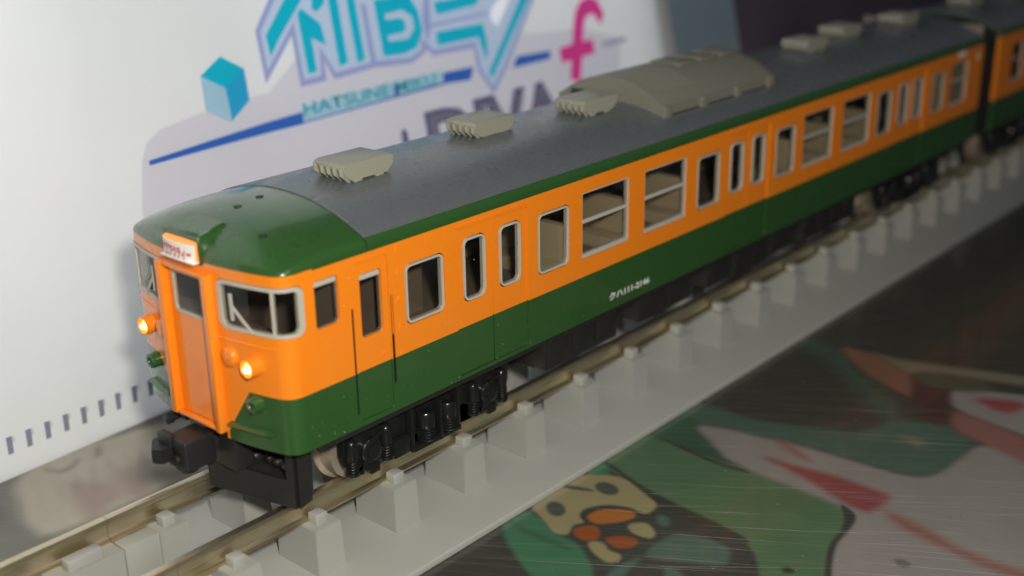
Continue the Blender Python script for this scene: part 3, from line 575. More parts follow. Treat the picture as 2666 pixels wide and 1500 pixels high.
# lamps
for sg in (1, -1):
    y = sg*.672; xs = front_x(y)
    bm = bmesh.new(); lathe(bm, (xs+.03, y, 1.385), (-1, 0, 0), [(.078, 0), (.078, .09), (.074, .118), (.066, .122), (.060, .115), (.058, .07), (.001, .068)], 28)
    h = link('headlight', bm_mesh(bm, 'headlight'), car, 'orange', 40)
    bm = bmesh.new(); lathe(bm, (xs-.042, y, 1.385), (-1, 0, 0), [(.056, 0), (.054, .012), (.045, .024), (.028, .034), (.001, .038)], 24)
    link('lens', bm_mesh(bm, 'lens'), h, 'lamp', 60)
    bm = bmesh.new(); bmesh.ops.create_icosphere(bm, subdivisions=2, radius=.022, matrix=Matrix.Translation((xs-.082, y-.004, 1.378)))
    link('bulb', bm_mesh(bm, 'bulb'), h, 'lampcore', 60)
    y = sg*.66; xs = front_x(y)
    bm = bmesh.new(); lathe(bm, (xs+.03, y, 1.075), (-1, 0, 0), [(.066, 0), (.066, .075), (.060, .098), (.036, .104), (.030, .098), (.028, .06), (.001, .06)], 26)
    t = link('tail_light', bm_mesh(bm, 'tail_light'), car, 'green', 45)
    bm = bmesh.new(); lathe(bm, (xs-.03-.004, y, 1.075), (-1, 0, 0), [(.027, 0), (.001, .004)], 16); link('tail_hole_dark', bm_mesh(bm, 'tail_hole_dark'), t, 'cutdark', 60)  # near-black disc paints the shade in the tail lamp's hole
    y = sg*.425; xs = front_x(y)
    bm = bmesh.new(); lathe(bm, (xs+.02, y, 1.41), (-1, 0, 0), [(.082, 0), (.081, .036), (.074, .052), (.055, .059), (.001, .060)], 26); link('lamp_boss', bm_mesh(bm, 'lamp_boss'), car, 'orange', 60)
    # bead under the windscreen and step ledge
    s0, s1 = sy(.33), sy(.86)
    def strip(nm, s0, s1, z0, z1, off, m, par=car):
        K = 14; vs = []
        for q in range(K+1):
            s = s0+(s1-s0)*q/K
            for z, o in ((z0, -.01), (z0, off*.6), ((z0+z1)/2, off), (z1, off*.5), (z1, -.01)): vs.append(P.xyz(sg*s, z, o))
        fs = [(5*q+i, 5*q+i+1, 5*q+6+i, 5*q+5+i) for q in range(K) for i in range(4)]+[(0, 1, 2, 3, 4), tuple(5*K+i for i in (4, 3, 2, 1, 0))]
        me = mesh(nm, vs, fs); bm = bmesh.new(); bm.from_mesh(me); bmesh.ops.recalc_face_normals(bm, faces=bm.faces); bm.to_mesh(me); bm.free()
        return link(nm, me, par, m, 35)
    strip('front_bead', s0, s1, 1.535, 1.552, .010, 'orange')
    strip('front_step', sy(.37), sy(.80), .83, .86, .055, 'green')
# roof
roof_base(car, .845, 12.99)
roof_grey(car, .84, 13.0)
cab_dome(car, .828)
for x, y in ((1.24, -.095), (3.0, .10), (4.36, -.10), (8.95, -.06), (10.25, .11), (11.75, -.04)): louvre_vent(car, x, y)
cooler(car, 5.17, 7.45)
for (x, y) in ((.60, -.02), (.36, -.06), (.20, -.56)):
    # holes in the dome, the shade inside painted as near-black dots
    z = None
    dg = body
    r = .026
    u = (x-front_x(y))/((.828-front_x(y))*.96); F = (1-(1-min(1, u))**3.1)**.47; zz = 2.11+(roofz(y)-2.11)*F
    bm = bmesh.new(); lathe(bm, (x, y, zz-.02), (0, 0, 1), [(.034, 0), (.032, .024), (.024, .026), (.020, .018), (.001, .018)], 18)
    o = link('roof_hole_dot', bm_mesh(bm, 'roof_hole_dot'), car, 'cutdark', 50)
# destination sign
bm = bmesh.new()
pts = [(-.135, 2.08), (-.128, 2.325), (.13, 2.372), (.20, 2.08)]
R = [[bm.verts.new((x, y, z)) for x, z in pts] for y in (-.235, .235)]
bm.faces.new(R[0]); bm.faces.new(R[1][::-1])
for i in range(4): bm.faces.new((R[0][i], R[0][(i+1) % 4], R[1][(i+1) % 4], R[1][i]))
bmesh.ops.recalc_face_normals(bm, faces=bm.faces); bmesh.ops.bevel(bm, geom=list(bm.edges), offset=.018, segments=3, affect='EDGES')
link('sign_housing', bm_mesh(bm, 'sign_housing'), car, 'green', 50)
bm = bmesh.new(); n = 12; top = []; bot = []; topb = []; 
def bow(y): return -.185+.03*(y/.2)**2
for i in range(n+1):
    y = -.205+.41*i/n; top.append(bm.verts.new((bow(y), y, 2.245))); bot.append(bm.verts.new((bow(y)-.004, y, 2.115))); topb.append(bm.verts.new((-.120, y*.93, 2.268)))
for i in range(n): bm.faces.new((bot[i], bot[i+1], top[i+1], top[i]))
sb = [bm.verts.new((-.12, y, 2.115)) for y in (-.205, .205)]
fsg = []
for i in range(n): fsg.append(bm.faces.new((top[i], top[i+1], topb[i+1], topb[i])))
bm.faces.new((bot[0], top[0], topb[0], sb[0])).material_index = 1; bm.faces.new((bot[-1], sb[1], topb[-1], top[-1])).material_index = 1
bm.faces.new(bot+[sb[1], sb[0]])
for f in fsg: f.material_index = 1
sgn = link('destination_sign', bm_mesh(bm, 'destination_sign'), car, ['signwhite', 'signglow'], 30)
me = text_mesh('快速アクティー', .088, .0042); xs = [v.co.x for v in me.vertices]; x0, x1 = min(xs), max(xs)
for v in me.vertices:
    yy = -(-.185+.345*(v.co.x-x0)/(x1-x0)); yy = .185-.355*(v.co.x-x0)/(x1-x0)
    v.co = Vector((bow(yy)-.0065, yy, 2.132+v.co.y*1.12))
link('sign_lettering', me, sgn, 'signred')
box('sign_rim', (-.19, -.12, -.208, .208, 2.104, 2.118), .004, 'signwhite', sgn)
# side details: number, steps, access panels, white notices
me = text_mesh('クハ111-2146', .098, .0032); xs = [v.co.x for v in me.vertices]; x0, x1 = min(xs), max(xs)
for v in me.vertices: v.co = Vector((3.90+.67*(v.co.x-x0)/(x1-x0), -W-.0015, .790+v.co.y*.86))
link('car_number', me, car, 'white')
for z in (2.045, 1.85, 1.62, 1.385, 1.17):
    for a0, a1, b0, b1 in ((-.025, .025, .028, .034), (-.031, -.025, -.02, .034), (.025, .031, -.01, .034)): pass
    bm = bmesh.new()
    for k in range(8):
        t0, t1 = math.pi*(.1+1.1*k/8), math.pi*(.1+1.1*(k+1)/8)
        cyl(bm, (1.155+.03*math.cos(t0), -W-.002, z+.03*math.sin(t0)), (1.155+.03*math.cos(t1), -W-.002, z+.03*math.sin(t1)), .0045, .0045, 6)
    link('foot_rung', bm_mesh(bm, 'foot_rung'), car, 'orange', 60)
for x0_, x1_ in ((1.45, 1.625), (1.67, 1.785)):
    slab('access_panel', P, side_s(P, x0_), side_s(P, x1_), 1.975, 2.07, .0022, .006, car, 'orange', .006)
slab('notice', P, side_s(P, 12.05), side_s(P, 12.32), 2.02, 2.085, .002, .004, car, 'white')
slab('notice', P, side_s(P, 12.76), side_s(P, 12.84), 1.90, 1.98, .002, .004, car, 'white')
for c in DOORS:  # rain strip over each doorway, sill line below
    slab('rain_strip', P, side_s(P, c-.46), side_s(P, c+.46), 2.045, 2.058, .006, .012, car, 'orange', .004)
    slab('door_sill', P, side_s(P, c-.46), side_s(P, c+.46), .712, .722, .004, .010, car, 'green')
slab('rain_strip', P, side_s(P, .67), side_s(P, 1.06), 2.045, 2.056, .005, .010, car, 'orange', .004)
slab('gutter', P, side_s(P, .30), side_s(P, 12.98), 2.100, 2.112, .006, .012, car, 'green')
# interior
def interior(car, x0, x1, cab=True):
    fl = box('floor', (x0, x1, -.92, .92, 1.18, 1.24), 0, 'inner', car)
    box('ceiling', (x0, x1, -.92, .92, 2.085, 2.1), 0, 'inner', car)
    return fl
fl = interior(car, .12, 12.95)
box('cab_partition', (.60, .66, -.90, .90, 1.08, 2.08), 0, 'inner', car)
box('cab_partition', (1.10, 1.14, -.90, .90, 1.08, 2.08), 0, 'inner', car)
box('equipment_cupboard', (1.14, 1.80, -.55, .90, 1.2, 2.08), 0, 'inner', car)
box('cab_console', (.0, .22, -.80, .80, 1.08, 1.56), .02, 'inner', car)
def seat(car, x):
    for sg in (-1, 1):
        bm = bmesh.new(); y0, y1 = sorted((sg*.90, sg*.10))
        bbox(bm, x-.06, x+.06, y0, y1, 1.20, 1.70, .035); bbox(bm, x-.28, x+.28, y0, y1, 1.20, 1.36, .03)
        link('seat', bm_mesh(bm, 'seat'), car, 'seat', 40)
for o_ in (0, 4.16):
    for x in (3.30, 4.33, 5.33): seat(car, x+o_)
seat(car, 11.3)
box('toilet_room', (11.75, 12.9, -.9, .2, 1.08, 2.07), .01, 'seat', car)
# end wall, underframe
box('end_wall', (12.955, 12.995, -.93, .93, .70, 2.36), .01, 'inner', car)
def bellows(car, x0, x1):  # bellows widened to fill the dark gap between the cars with black
    pr = [(y*.965, z-.03) for y, z in profile()]; pr = [(-.93, .72)]+pr+[(.93, .72)]; n = len(pr)
    me = mesh('dark_gap_bellows', [(x, y, z) for x in (x0, x1) for y, z in pr], [(i, (i+1) % n, n+(i+1) % n, n+i) for i in range(n)]+[tuple(range(n)), tuple(range(2*n-1, n-1, -1))])
    bm = bmesh.new(); bm.from_mesh(me); bmesh.ops.recalc_face_normals(bm, faces=bm.faces); bm.to_mesh(me); bm.free()
    return link('dark_gap_bellows', me, car, 'blackmatt', 40)
bellows(car, 12.998, 13.28)
uf = box('underframe', (.30, 12.9, -.90, .90, .60, .70), .01, 'blackmatt', car)
for x0_, x1_, zb, yy in ((3.06, 4.20, .31, .80), (4.57, 5.52, .33, .80), (5.86, 6.36, .34, .82), (6.42, 7.15, .30, .78), (7.25, 7.85, .36, .80), (8.0, 9.4, .33, .78)):
    for sg in (-1, 1):
        yy = .85; y0, y1 = sorted((sg*yy, sg*.003)); o = box('equipment_box', (x0_, x1_, y0, y1, zb-.02, .66), .02, 'blackmatt', car)
        n = max(1, int((x1_-x0_)/.35)); d = (x1_-x0_)/n
        for k in range(n):
            ya, yb = sorted((sg*yy, sg*(yy+.012))); box('cover', (x0_+k*d+.03, x0_+(k+1)*d-.03, ya, yb, zb+.03, .60), .006, 'blackmatt', o)
for sg in (-1, 1):
    y0, y1 = sorted((sg*.78, sg*.5)); box('equipment_box', (9.62, 9.95, y0, y1, .36, .58), .03, 'boxrear', car)
bogie(car, 1.67); bogie(car, 11.33)
# plough
bm = bmesh.new()
def plate(pts, t, b):  # pts: (x,y) plan line, z range per point
    for (xa, ya, za, zb_), (xb, yb, zc, zd) in zip(pts, pts[1:]):
        d = Vector((xb-xa, yb-ya)).normalized(); n = Vector((d.y, -d.x))*t
        q = [(xa, ya), (xb, yb), (xb-n.x, yb-n.y), (xa-n.x, ya-n.y)]; lo = [za, zc, zc, za]; hi = [zb_, zd, zd, zb_]
        vs = [b.verts.new((*p, z)) for p, z in zip(q, lo)]+[b.verts.new((*p, z)) for p, z in zip(q, hi)]
        for f in ((0, 1, 2, 3), (7, 6, 5, 4), (0, 4, 5, 1), (1, 5, 6, 2), (2, 6, 7, 3), (3, 7, 4, 0)): b.faces.new([vs[i] for i in f])
plate([(-.02, .12, .10, .345), (.06, -.18, .10, .36)], -.03, bm)
plate([(.06, -.18, .10, .34), (.18, -.73, .10, .34)], -.03, bm)
plate([(.16, -.66, .34, .66), (.18, -.73, .34, .66)], -.03, bm)
plate([(.18, -.73, .10, .66), (.29, -.75, .15, .62)], -.03, bm)
plate([(.02, .14, .10, .34), (.32, .70, .12, .34)], .03, bm)
plate([(.30, .66, .12, .64), (.34, .73, .12, .64)], .03, bm)
link('snow_plough', bm_mesh(bm, 'snow_plough'), car, 'blackmatt', 30)
box('plough_gap_filler', (.23, .36, -.71, .66, .14, .64), .01, 'blackmatt', car)  # black block added behind the plough so its opening looks dark
for k, y in enumerate((-.30, -.42, -.52, -.62)):
    bm = bmesh.new(); lathe(bm, (.225, y, .44), (-1, 0, 0), [(.035, 0), (.033, .06), (.026, .075), (.001, .078)] if k else [(.042, 0), (.04, .10), (.028, .12), (.001, .122)], 14)
    link('air_hose_cock', bm_mesh(bm, 'air_hose_cock'), car, 'coupler', 50)
box('coupler_pocket', (-.06, .25, -.30, .30, .36, .78), .02, 'blackmatt', car)
# coupler (tight-lock style knuckle box)
bm = bmesh.new()
bbox(bm, -.40, -.12, -.14, .115, .44, .70, .018, 3)
bbox(bm, -.15, .22, -.09, .09, .50, .64, .01)
bbox(bm, -.43, -.36, .02, .19, .60, .72, .018)
cp = link('coupler', bm_mesh(bm, 'coupler'), car, 'coupler', 40)
bm = bmesh.new(); q = [(-.34, .13), (-.36, .24), (-.43, .26), (-.55, .09), (-.50, .01), (-.40, .02)]
A = [bm.verts.new((x, y, .51)) for x, y in q]; B = [bm.verts.new((x, y, .63)) for x, y in q]
bm.faces.new(A); bm.faces.new(B[::-1])
for i in range(6): bm.faces.new((A[i], A[(i+1) % 6], B[(i+1) % 6], B[i]))
bmesh.ops.recalc_face_normals(bm, faces=bm.faces); bmesh.ops.bevel(bm, geom=list(bm.edges), offset=.01, segments=2, affect='EDGES')
link('knuckle', bm_mesh(bm, 'knuckle'), cp, 'coupler', 40)
bm = bmesh.new(); bbox(bm, -.408, -.398, -.10, .02, .48, .66, .004); lathe(bm, (-.40, -.03, .53), (-1, 0, 0), [(.045, 0), (.04, .03), (.001, .032)], 16); link('coupler_face', bm_mesh(bm, 'coupler_face'), cp, 'cutdark', 40)
bm = bmesh.new(); cyl(bm, (-.30, -.01, .44), (-.30, -.01, .395), .10, .075, 20); link('coupler_boss', bm_mesh(bm, 'coupler_boss'), cp, 'coupler', 40)
bm = bmesh.new(); lathe(bm, (-.02, .44, .64), (-1, 0, 0), [(.03, 0), (.032, .10), (.045, .105), (.045, .15), (.03, .155), (.001, .157)], 16); bbox(bm, -.02, .12, .40, .48, .58, .70, .008); link('jumper_socket', bm_mesh(bm, 'jumper_socket'), car, 'coupler', 40)
# paint dust specks
bm = bmesh.new()
for k in range(50):
    x = .2+random.random()**1.6*4.2; z = random.choice((random.uniform(.70, 1.12), random.uniform(.70, 1.12), random.uniform(1.2, 2.05))); r = random.uniform(.0012, .0032)
    bmesh.ops.create_icosphere(bm, subdivisions=1, radius=r, matrix=Matrix.Translation((x, -W-.0005, z)))
o = link('dust_specks', bm_mesh(bm, 'dust_specks'), car, 'white'); o['kind'] = 'stuff'

M['scuff'] = mat('pale_scuff', (.42, .42, .40), .5); bm = bmesh.new()
for k in range(60):
    x, y = random.choice(((random.gauss(1.95, .12), random.gauss(-.25, .08)), (random.gauss(1.35, .10), random.gauss(-.40, .05)), (random.gauss(3.15, .12), random.gauss(-.16, .05)), (random.uniform(3.8, 5.3), random.uniform(-.7, -.3))))
    a = random.uniform(-.9, .5); L_ = random.uniform(.015, .07); wd = random.uniform(.0006, .0018); d = Vector((math.cos(a), math.sin(a))); n = Vector((-d.y, d.x))*wd
    bm.faces.new([bm.verts.new((q.x, q.y, roofz(q.y)+.0155)) for q in (Vector((x, y))+n*.3, Vector((x, y))+d*L_*.5+n, Vector((x, y))+d*L_, Vector((x, y))+d*L_*.5-n)])
o = link('roof_scuffs', bm_mesh(bm, 'roof_scuffs'), car, 'scuff'); o['kind'] = 'stuff'
# ================================================================ second car
car2 = root('train_car', (20.1, 0, 0), 'blurred orange and green car coupled behind the cab car at the far right edge', 'model train car', 'coupled model train cars')
P2 = flat_path(13.6, 26.6); h2 = []; t2 = []
W2 = [(.62, 1.10, 1.335, 1.94, 's'), (2.835, 3.285, 1.335, 1.915, 'f'), (3.47, 4.20, 1.325, 1.965, 's'), (4.455, 5.19, 1.325, 1.965, 's'), (5.39, 5.835, 1.335, 1.915, 'f'), (7.0, 7.44, 1.335, 1.915, 'f'), (7.63, 8.36, 1.325, 1.965, 's'), (8.6, 9.33, 1.325, 1.965, 's'), (9.55, 9.97, 1.335, 1.915, 'f')]
car_sides(car2, P2, False, W2, DOORS, h2, t2, 13.6)
sm = P2.s[-1]-.001; wr = .38
h2.append([(-wr, .8), (wr, .8), (wr, 2.05), (-wr, 2.05)])
shell('body', P2, [(-sm, ZB), (sm, ZB), (sm, ZG), (-sm, ZG)], h2, [((s, ZB), (s, ZG)) for s in P2.s if abs(s) < W+.3]+[((-sm, ZBELT), (sm, ZBELT))], .035, 0, car2, ['orange', 'green', 'inner'], lambda c: 0 if c[1] > ZBELT else 1, 2)
run(car2, P2, t2)
roof_base(car2, 13.61, 26.59); roof_grey(car2, 13.6, 26.6); interior(car2, 13.65, 26.5)
bellows(car2, 13.31, 13.602)
box('underframe', (13.75, 26.5, -.90, .90, .60, .70), .01, 'blackmatt', car2)
for x in (14.25, 16.2, 18.2, 21, 23): louvre_vent(car2, x, -.02)
for x0_, x1_ in ((17.2, 18.6), (18.9, 20.4), (20.7, 22.5)): box('equipment_box', (x0_, x1_, -.8, .8, .33, .66), .02, 'blackmatt', car2)
bogie(car2, 15.27); bogie(car2, 24.93)
for x in (16.9, 17.9, 18.9): seat(car2, x)
box('coupler', (13.1, 13.55, -.07, .07, .45, .60), .01, 'blackmatt', car2)

# ================================================================ track
TZ = -.70
def rail_profile_mesh(x0, x1, y):
    half = [(.033, 0), (.036, -.012), (.036, -.045), (.026, -.060), (.013, -.068), (.012, -.165), (.03, -.180), (.050, -.190), (.050, -.207)]
    pr = [(-a, b) for a, b in half[::-1]]+half
    bm = bmesh.new(); A = [bm.verts.new((x0, y+a, b)) for a, b in pr]; B = [bm.verts.new((x1, y+a, b)) for a, b in pr]; n = len(pr)
    bm.faces.new(A[::-1]); bm.faces.new(B)
    for i in range(n): bm.faces.new((A[i], A[(i+1) % n], B[(i+1) % n], B[i]))
    return bm_mesh(bm, 'rail')
def ped_mesh(a0, a1, b0, b1, yy0, yy1, c0, c1):
    """tapered block: top x a0..a1, y b0..b1 at z -.205, foot x yy0..yy1, y c0..c1 on the plate"""
    bm = bmesh.new(); zt, zb = -.205, -.632
    vs = [bm.verts.new(p) for p in ((yy0, c0, zb), (yy1, c0, zb), (yy1, c1, zb), (yy0, c1, zb), (a0, b0, zt), (a1, b0, zt), (a1, b1, zt), (a0, b1, zt))]
    for f in ((0, 1, 5, 4), (1, 2, 6, 5), (2, 3, 7, 6), (3, 0, 4, 7), (4, 5, 6, 7), (3, 2, 1, 0)): bm.faces.new([vs[i] for i in f])
    bmesh.ops.recalc_face_normals(bm, faces=bm.faces); bmesh.ops.bevel(bm, geom=[e for e in bm.edges], offset=.006, segments=2, affect='EDGES')
    me = bm_mesh(bm, 'rail_support'); me.materials.append(M['track'])
    for p in me.polygons: p.use_smooth = True
    me.set_sharp_from_angle(angle=math.radians(50)); return me
def clip_mesh(L):
    bm = bmesh.new(); bbox(bm, -L/2, L/2, -.055, .055, -.222, -.118, .008)
    me = bm_mesh(bm, 'rail_clip'); me.materials.append(M['track'])
    for p in me.polygons: p.use_smooth = True
    me.set_sharp_from_angle(angle=math.radians(50)); return me
PM = ped_mesh(-.130, .135, -.238, .275, -.130, .162, -.235, .285)
PL = ped_mesh(-.30, .30, -.22, .22, -.30, .30, -.222, .222)
CM = clip_mesh(.115); CL = clip_mesh(.30)
def track(label, x0, x1, xs, longs):
    t = root('track_section', ((x0+x1)/2, 0, TZ), label, 'model railway track', 'joined grey track sections')
    bm = bmesh.new(); bbox(bm, x0+.004, x1-.004, -1.25, 1.25, TZ+.001, -.628, .012)
    link('base_plate', bm_mesh(bm, 'base_plate'), t, 'track', 50)
    for y in (-.484, .484): link('rail', rail_profile_mesh(x0+.002, x1-.002, y), t, 'rail', 25)
    for y in (-.475, .475):
        for x, lg in [(x, 0) for x in xs]+[(x, 1) for x in longs]:
            p = bpy.data.objects.new('rail_support', PL if lg else PM); COL.objects.link(p); p.parent = t; p.location = (x, y, 0)
            c = bpy.data.objects.new('rail_clip', CL if lg else CM); COL.objects.link(c); c.parent = p
            c.location = (0, -.112 if y < 0 else -.125, 0)
            c2 = bpy.data.objects.new('rail_clip', CL if lg else CM); COL.objects.link(c2); c2.parent = p; c2.location = (0, .125, 0)
    for o in t.children:  # parts were built in world coordinates
        o.matrix_parent_inverse = t.matrix_world.inverted() if False else Matrix.Translation(-t.location)
    return t
XJ = -.80
first = .469
main_track = track('long grey track section with paired rails that carries the train', XJ, 24.0, [first-.82]+[first+.8695*k for k in range(27)], [])
track('short front track section beyond the rail joint at the lower left', XJ-12.4, XJ, [XJ-.30-.87*k for k in range(2, 13)], [XJ-.30])
for y in (-.345, .345):
    o = box('joint_block', (XJ+.012, -.47, y-.085, y+.085, -.632, -.206), .008, 'track', None); o.parent = main_track; o.matrix_parent_inverse = Matrix.Translation(-main_track.location)

# ================================================================ printed sheet
U = Vector((1, .0502, 0)).normalized(); Mv = Vector((-.0502, 1, 0)).normalized(); P0 = Vector((-.53, 2.948, TZ))
def th(s):
    K = [(-10, 0), (1.2, 0), (4, 8), (6.5, 10), (12, 13), (30, 14)]
    for (a, b), (c, d) in zip(K, K[1:]):
        if s <= c: return math.radians(b+(d-b)*max(0, (s-a))/(c-a))
    return math.radians(14)
def sheet(s, h, off=0):
    t = th(s); v = Vector((0, 0, math.cos(t)))+Mv*math.sin(t); n = U.cross(v).normalized()
    return P0+U*s+v*h+n*off
def on_sheet(name, pts2, mats, off, parent, idx=None):
    """flat print laid on the sheet: cut into strips so that it follows its curve"""
    bm = bmesh.new(); vs = [bm.verts.new((x, y, 0)) for x, y in pts2]; bm.faces.new(vs)
    bmesh.ops.triangulate(bm, faces=bm.faces[:])
    x = math.floor(min(p[0] for p in pts2)); x1 = max(p[0] for p in pts2)
    while x < x1:
        bmesh.ops.bisect_plane(bm, geom=bm.verts[:]+bm.edges[:]+bm.faces[:], plane_co=(x, 0, 0), plane_no=(1, 0, 0)); x += .4
    for v in bm.verts: v.co = sheet(v.co.x, v.co.y, off)
    me = bpy.data.meshes.new(name); bm.to_mesh(me); bm.free(); return link(name, me, parent, mats)
PC = {'lav': (.36, .41, .68), 'pale': (.56, .66, .82), 'white': (.80, .79, .82), 'cyan': (.010, .50, .66), 'blue': (.04, .15, .52), 'ltblue': (.40, .62, .74),
      'steel': (.12, .22, .48), 'sky': (.03, .40, .68), 'grey': (.70, .69, .75), 'pink': (.74, .06, .32), 'navyline': (.20, .20, .40), 'dash': (.34, .34, .44), 'teal3': (.12, .62, .68), 'letteredge': (.55, .66, .90)}
for k, c in PC.items(): M['p_'+k] = mat('print_'+k, c, .32, coat=.3)
M['sheet'] = mat('white_glossy_card', (.83, .845, .85), .30, noise=.03, nscale=.5, coat=.4, bump=.25, bscale=1.2)
def translucent(m, f):
    N = m.node_tree.nodes; L = m.node_tree.links; b = N['Principled BSDF']; t = N.new('ShaderNodeBsdfTranslucent'); mx = N.new('ShaderNodeMixShader'); mx.inputs[0].default_value = f
    if b.inputs['Base Color'].links: L.new(b.inputs['Base Color'].links[0].from_socket, t.inputs[0])
    else: t.inputs[0].default_value = b.inputs['Base Color'].default_value
    L.new(b.outputs[0], mx.inputs[1]); L.new(t.outputs[0], mx.inputs[2]); L.new(mx.outputs[0], N['Material Output'].inputs[0])
translucent(M['sheet'], .4)  # lets the added backlight brighten the card
for k in PC: translucent(M['p_'+k], .75 if k in ('white', 'teal3', 'letteredge') else .4)
sh_ = root('printed_sheet', P0+U*4, 'white card behind the train printed with a cyan logo and pink letter f', 'poster')
S0, S1, HT = -5.2, 13.13, 12.0
def clip(p): return (min(max(p[0], S0), S1), min(max(p[1], .002), HT))
outer = [(S0, .002), (S1, .002), (S1, HT), (S0, HT)]
segs = [((S0+(S1-S0)*i/46, .002), (S0+(S1-S0)*i/46, HT)) for i in range(1, 46)]+[((S0, HT*j/8), (S1, HT*j/8)) for j in range(1, 8)]
for c, l, pts in PRINT: segs += [(pts[i], pts[(i+1) % len(pts)]) for i in range(len(pts))]
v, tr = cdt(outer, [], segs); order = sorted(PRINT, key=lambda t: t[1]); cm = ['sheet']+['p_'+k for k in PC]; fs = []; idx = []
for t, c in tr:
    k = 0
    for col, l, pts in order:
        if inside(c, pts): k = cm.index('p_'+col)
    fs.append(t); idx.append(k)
n = len(v); vs = [sheet(p.x, p.y) for p in v]+[sheet(p.x, p.y, -.05) for p in v]
bfs = [tuple(i+n for i in t[::-1]) for t in fs]
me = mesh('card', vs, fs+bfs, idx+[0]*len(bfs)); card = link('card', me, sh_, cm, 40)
def dash(s, h0=.25, h1=.43):
    on_sheet('border_mark', [(s, h0), (s+.055, h0), (s+.062, h1), (s, h1+.003)], 'p_dash', .006, sh_)
    on_sheet('border_mark', [(s+.055, h0+.10), (s+.085, h0+.12), (s+.085, h1-.012), (s+.058, h1)], 'p_grey', .007, sh_)
for k in range(-14, 60): dash(.132+k*.2012)
def sheet_text(s, size, s0, s1, h, hh, m, off, bold=0, nm='lettering'):
    me = text_mesh(s, size, bold); xs = [v.co.x for v in me.vertices]; ys = [v.co.y for v in me.vertices]; a, b = min(xs), max(xs); c, d = min(ys), max(ys)
    for v in me.vertices: v.co = sheet(s0+(s1-s0)*(v.co.x-a)/(b-a), h+hh*(v.co.y-c)/(d-c), off)
    return link(nm, me, sh_, m)
sheet_text('HATSUNE MIKU', .2, 4.54, 6.97, 2.715, .158, 'p_teal3', .006, .003)
sheet_text('DIVA', .8, 6.62, 9.75, 1.55, .85, 'p_navyline', .004, .035)
sheet_text('DIVA', .8, 6.70, 9.68, 1.62, .72, 'p_white', .0075, .0)
on_sheet('small_print', [(6.13, 2.05), (6.25, 2.05), (6.25, 2.22), (6.17, 2.27), (6.13, 2.22)], 'p_navyline', .008, sh_)
for k in range(7): on_sheet('small_print', [(11.02+k*.1, 2.68), (11.085+k*.1, 2.68), (11.085+k*.1, 2.745), (11.02+k*.1, 2.745)], 'p_steel', .008, sh_)
# pale blue plastic case standing behind the card
def sbox(name, s0, s1, h0, h1, o0, o1, m, label, cat):
    vs = [sheet(s, h, o) for s in (s0, s1) for h in (h0, h1) for o in (o0, o1)]
    me = mesh(name, vs, [(0, 1, 3, 2), (4, 6, 7, 5), (0, 4, 5, 1), (2, 3, 7, 6), (0, 2, 6, 4), (1, 5, 7, 3)]); bm = bmesh.new(); bm.from_mesh(me)
    bmesh.ops.recalc_face_normals(bm, faces=bm.faces); bmesh.ops.bevel(bm, geom=list(bm.edges), offset=.04, segments=3, affect='EDGES'); bm.to_mesh(me); bm.free()
    o = link(name, me, None, m, 50); o['label'] = label; o['category'] = cat; return o
M['case'] = mat('pale_blue_plastic', (.28, .40, .48), .25, noise=.25, nscale=.6, coat=.5)
sbox('plastic_case', 12.7, 15.6, .03, 7.0, -1.0, -.10, 'case', 'pale blue glossy case standing behind the right edge of the printed card', 'case')
# ================================================================ table with printed mat
def streaks(m, amt):
    N = m.node_tree.nodes; L = m.node_tree.links; b = N['Principled BSDF']; tc = N.new('ShaderNodeTexCoord'); mp = N.new('ShaderNodeMapping')
    mp.inputs['Rotation'].default_value = (0, 0, math.radians(56)); m2 = N.new('ShaderNodeMapping'); m2.inputs['Scale'].default_value = (1.0, 34, 1); L.new(mp.outputs[0], m2.inputs[0])
    n = N.new('ShaderNodeTexNoise'); n.inputs['Scale'].default_value = 1; n.inputs['Detail'].default_value = 4
    L.new(tc.outputs['Object'], mp.inputs[0]); L.new(m2.outputs[0], n.inputs['Vector'])
    q = N.new('ShaderNodeMapRange'); q.inputs[1].default_value = .5; q.inputs[2].default_value = .8; q.inputs[3].default_value = .05; q.inputs[4].default_value = amt; L.new(n.outputs[0], q.inputs[0])
    mx = N.new('ShaderNodeMix'); mx.data_type = 'RGBA'; mx.inputs[7].default_value = (.30, .30, .27, 1); L.new(q.outputs[0], mx.inputs[0])
    src = b.inputs['Base Color'].links[0].from_socket; L.new(src, mx.inputs[6]); L.new(mx.outputs[2], b.inputs['Base Color'])
M['mat'] = mat('dark_printed_mat', (.037, .038, .030), .25, noise=.35, nscale=.9, coat=.3)
TC = {'green': (.07, .14, .07), 'dkgreen': (.03, .085, .045), 'teal': (.055, .105, .08), 'ltgrey': (.235, .222, .205), 'red': (.21, .05, .05), 'salmon': (.22, .10, .08), 'dkteal': (.04, .075, .055),
      'orange': (.20, .09, .055), 'beige': (.17, .15, .10), 'rose': (.26, .045, .055), 'maroon': (.06, .022, .02), 'olive': (.07, .07, .045), 'grey': (.12, .12, .11), 'dark': (.03, .036, .028),
      'navy': (.032, .040, .036), 'cream': (.27, .24, .12), 'slate': (.05, .065, .055), 'amber': (.34, .12, .02), 'rust': (.27, .065, .012), 'teal2': (.055, .115, .095), 'green2': (.04, .15, .08),
      'left_card_reflection': (.115, .12, .095), 'warmgrey': (.40, .37, .29), 'pinkgrey': (.31, .225, .18), 'tan': (.19, .155, .11), 'brown': (.20, .175, .13)}  # first tone paints the card's reflection over the left of the table
streaks(M['mat'], .30)
tb = box('table_top', (-60, 90, -50, 70, TZ-2, TZ-.0005), 0, 'mat', None); tb['kind'] = 'structure'
import numpy as np
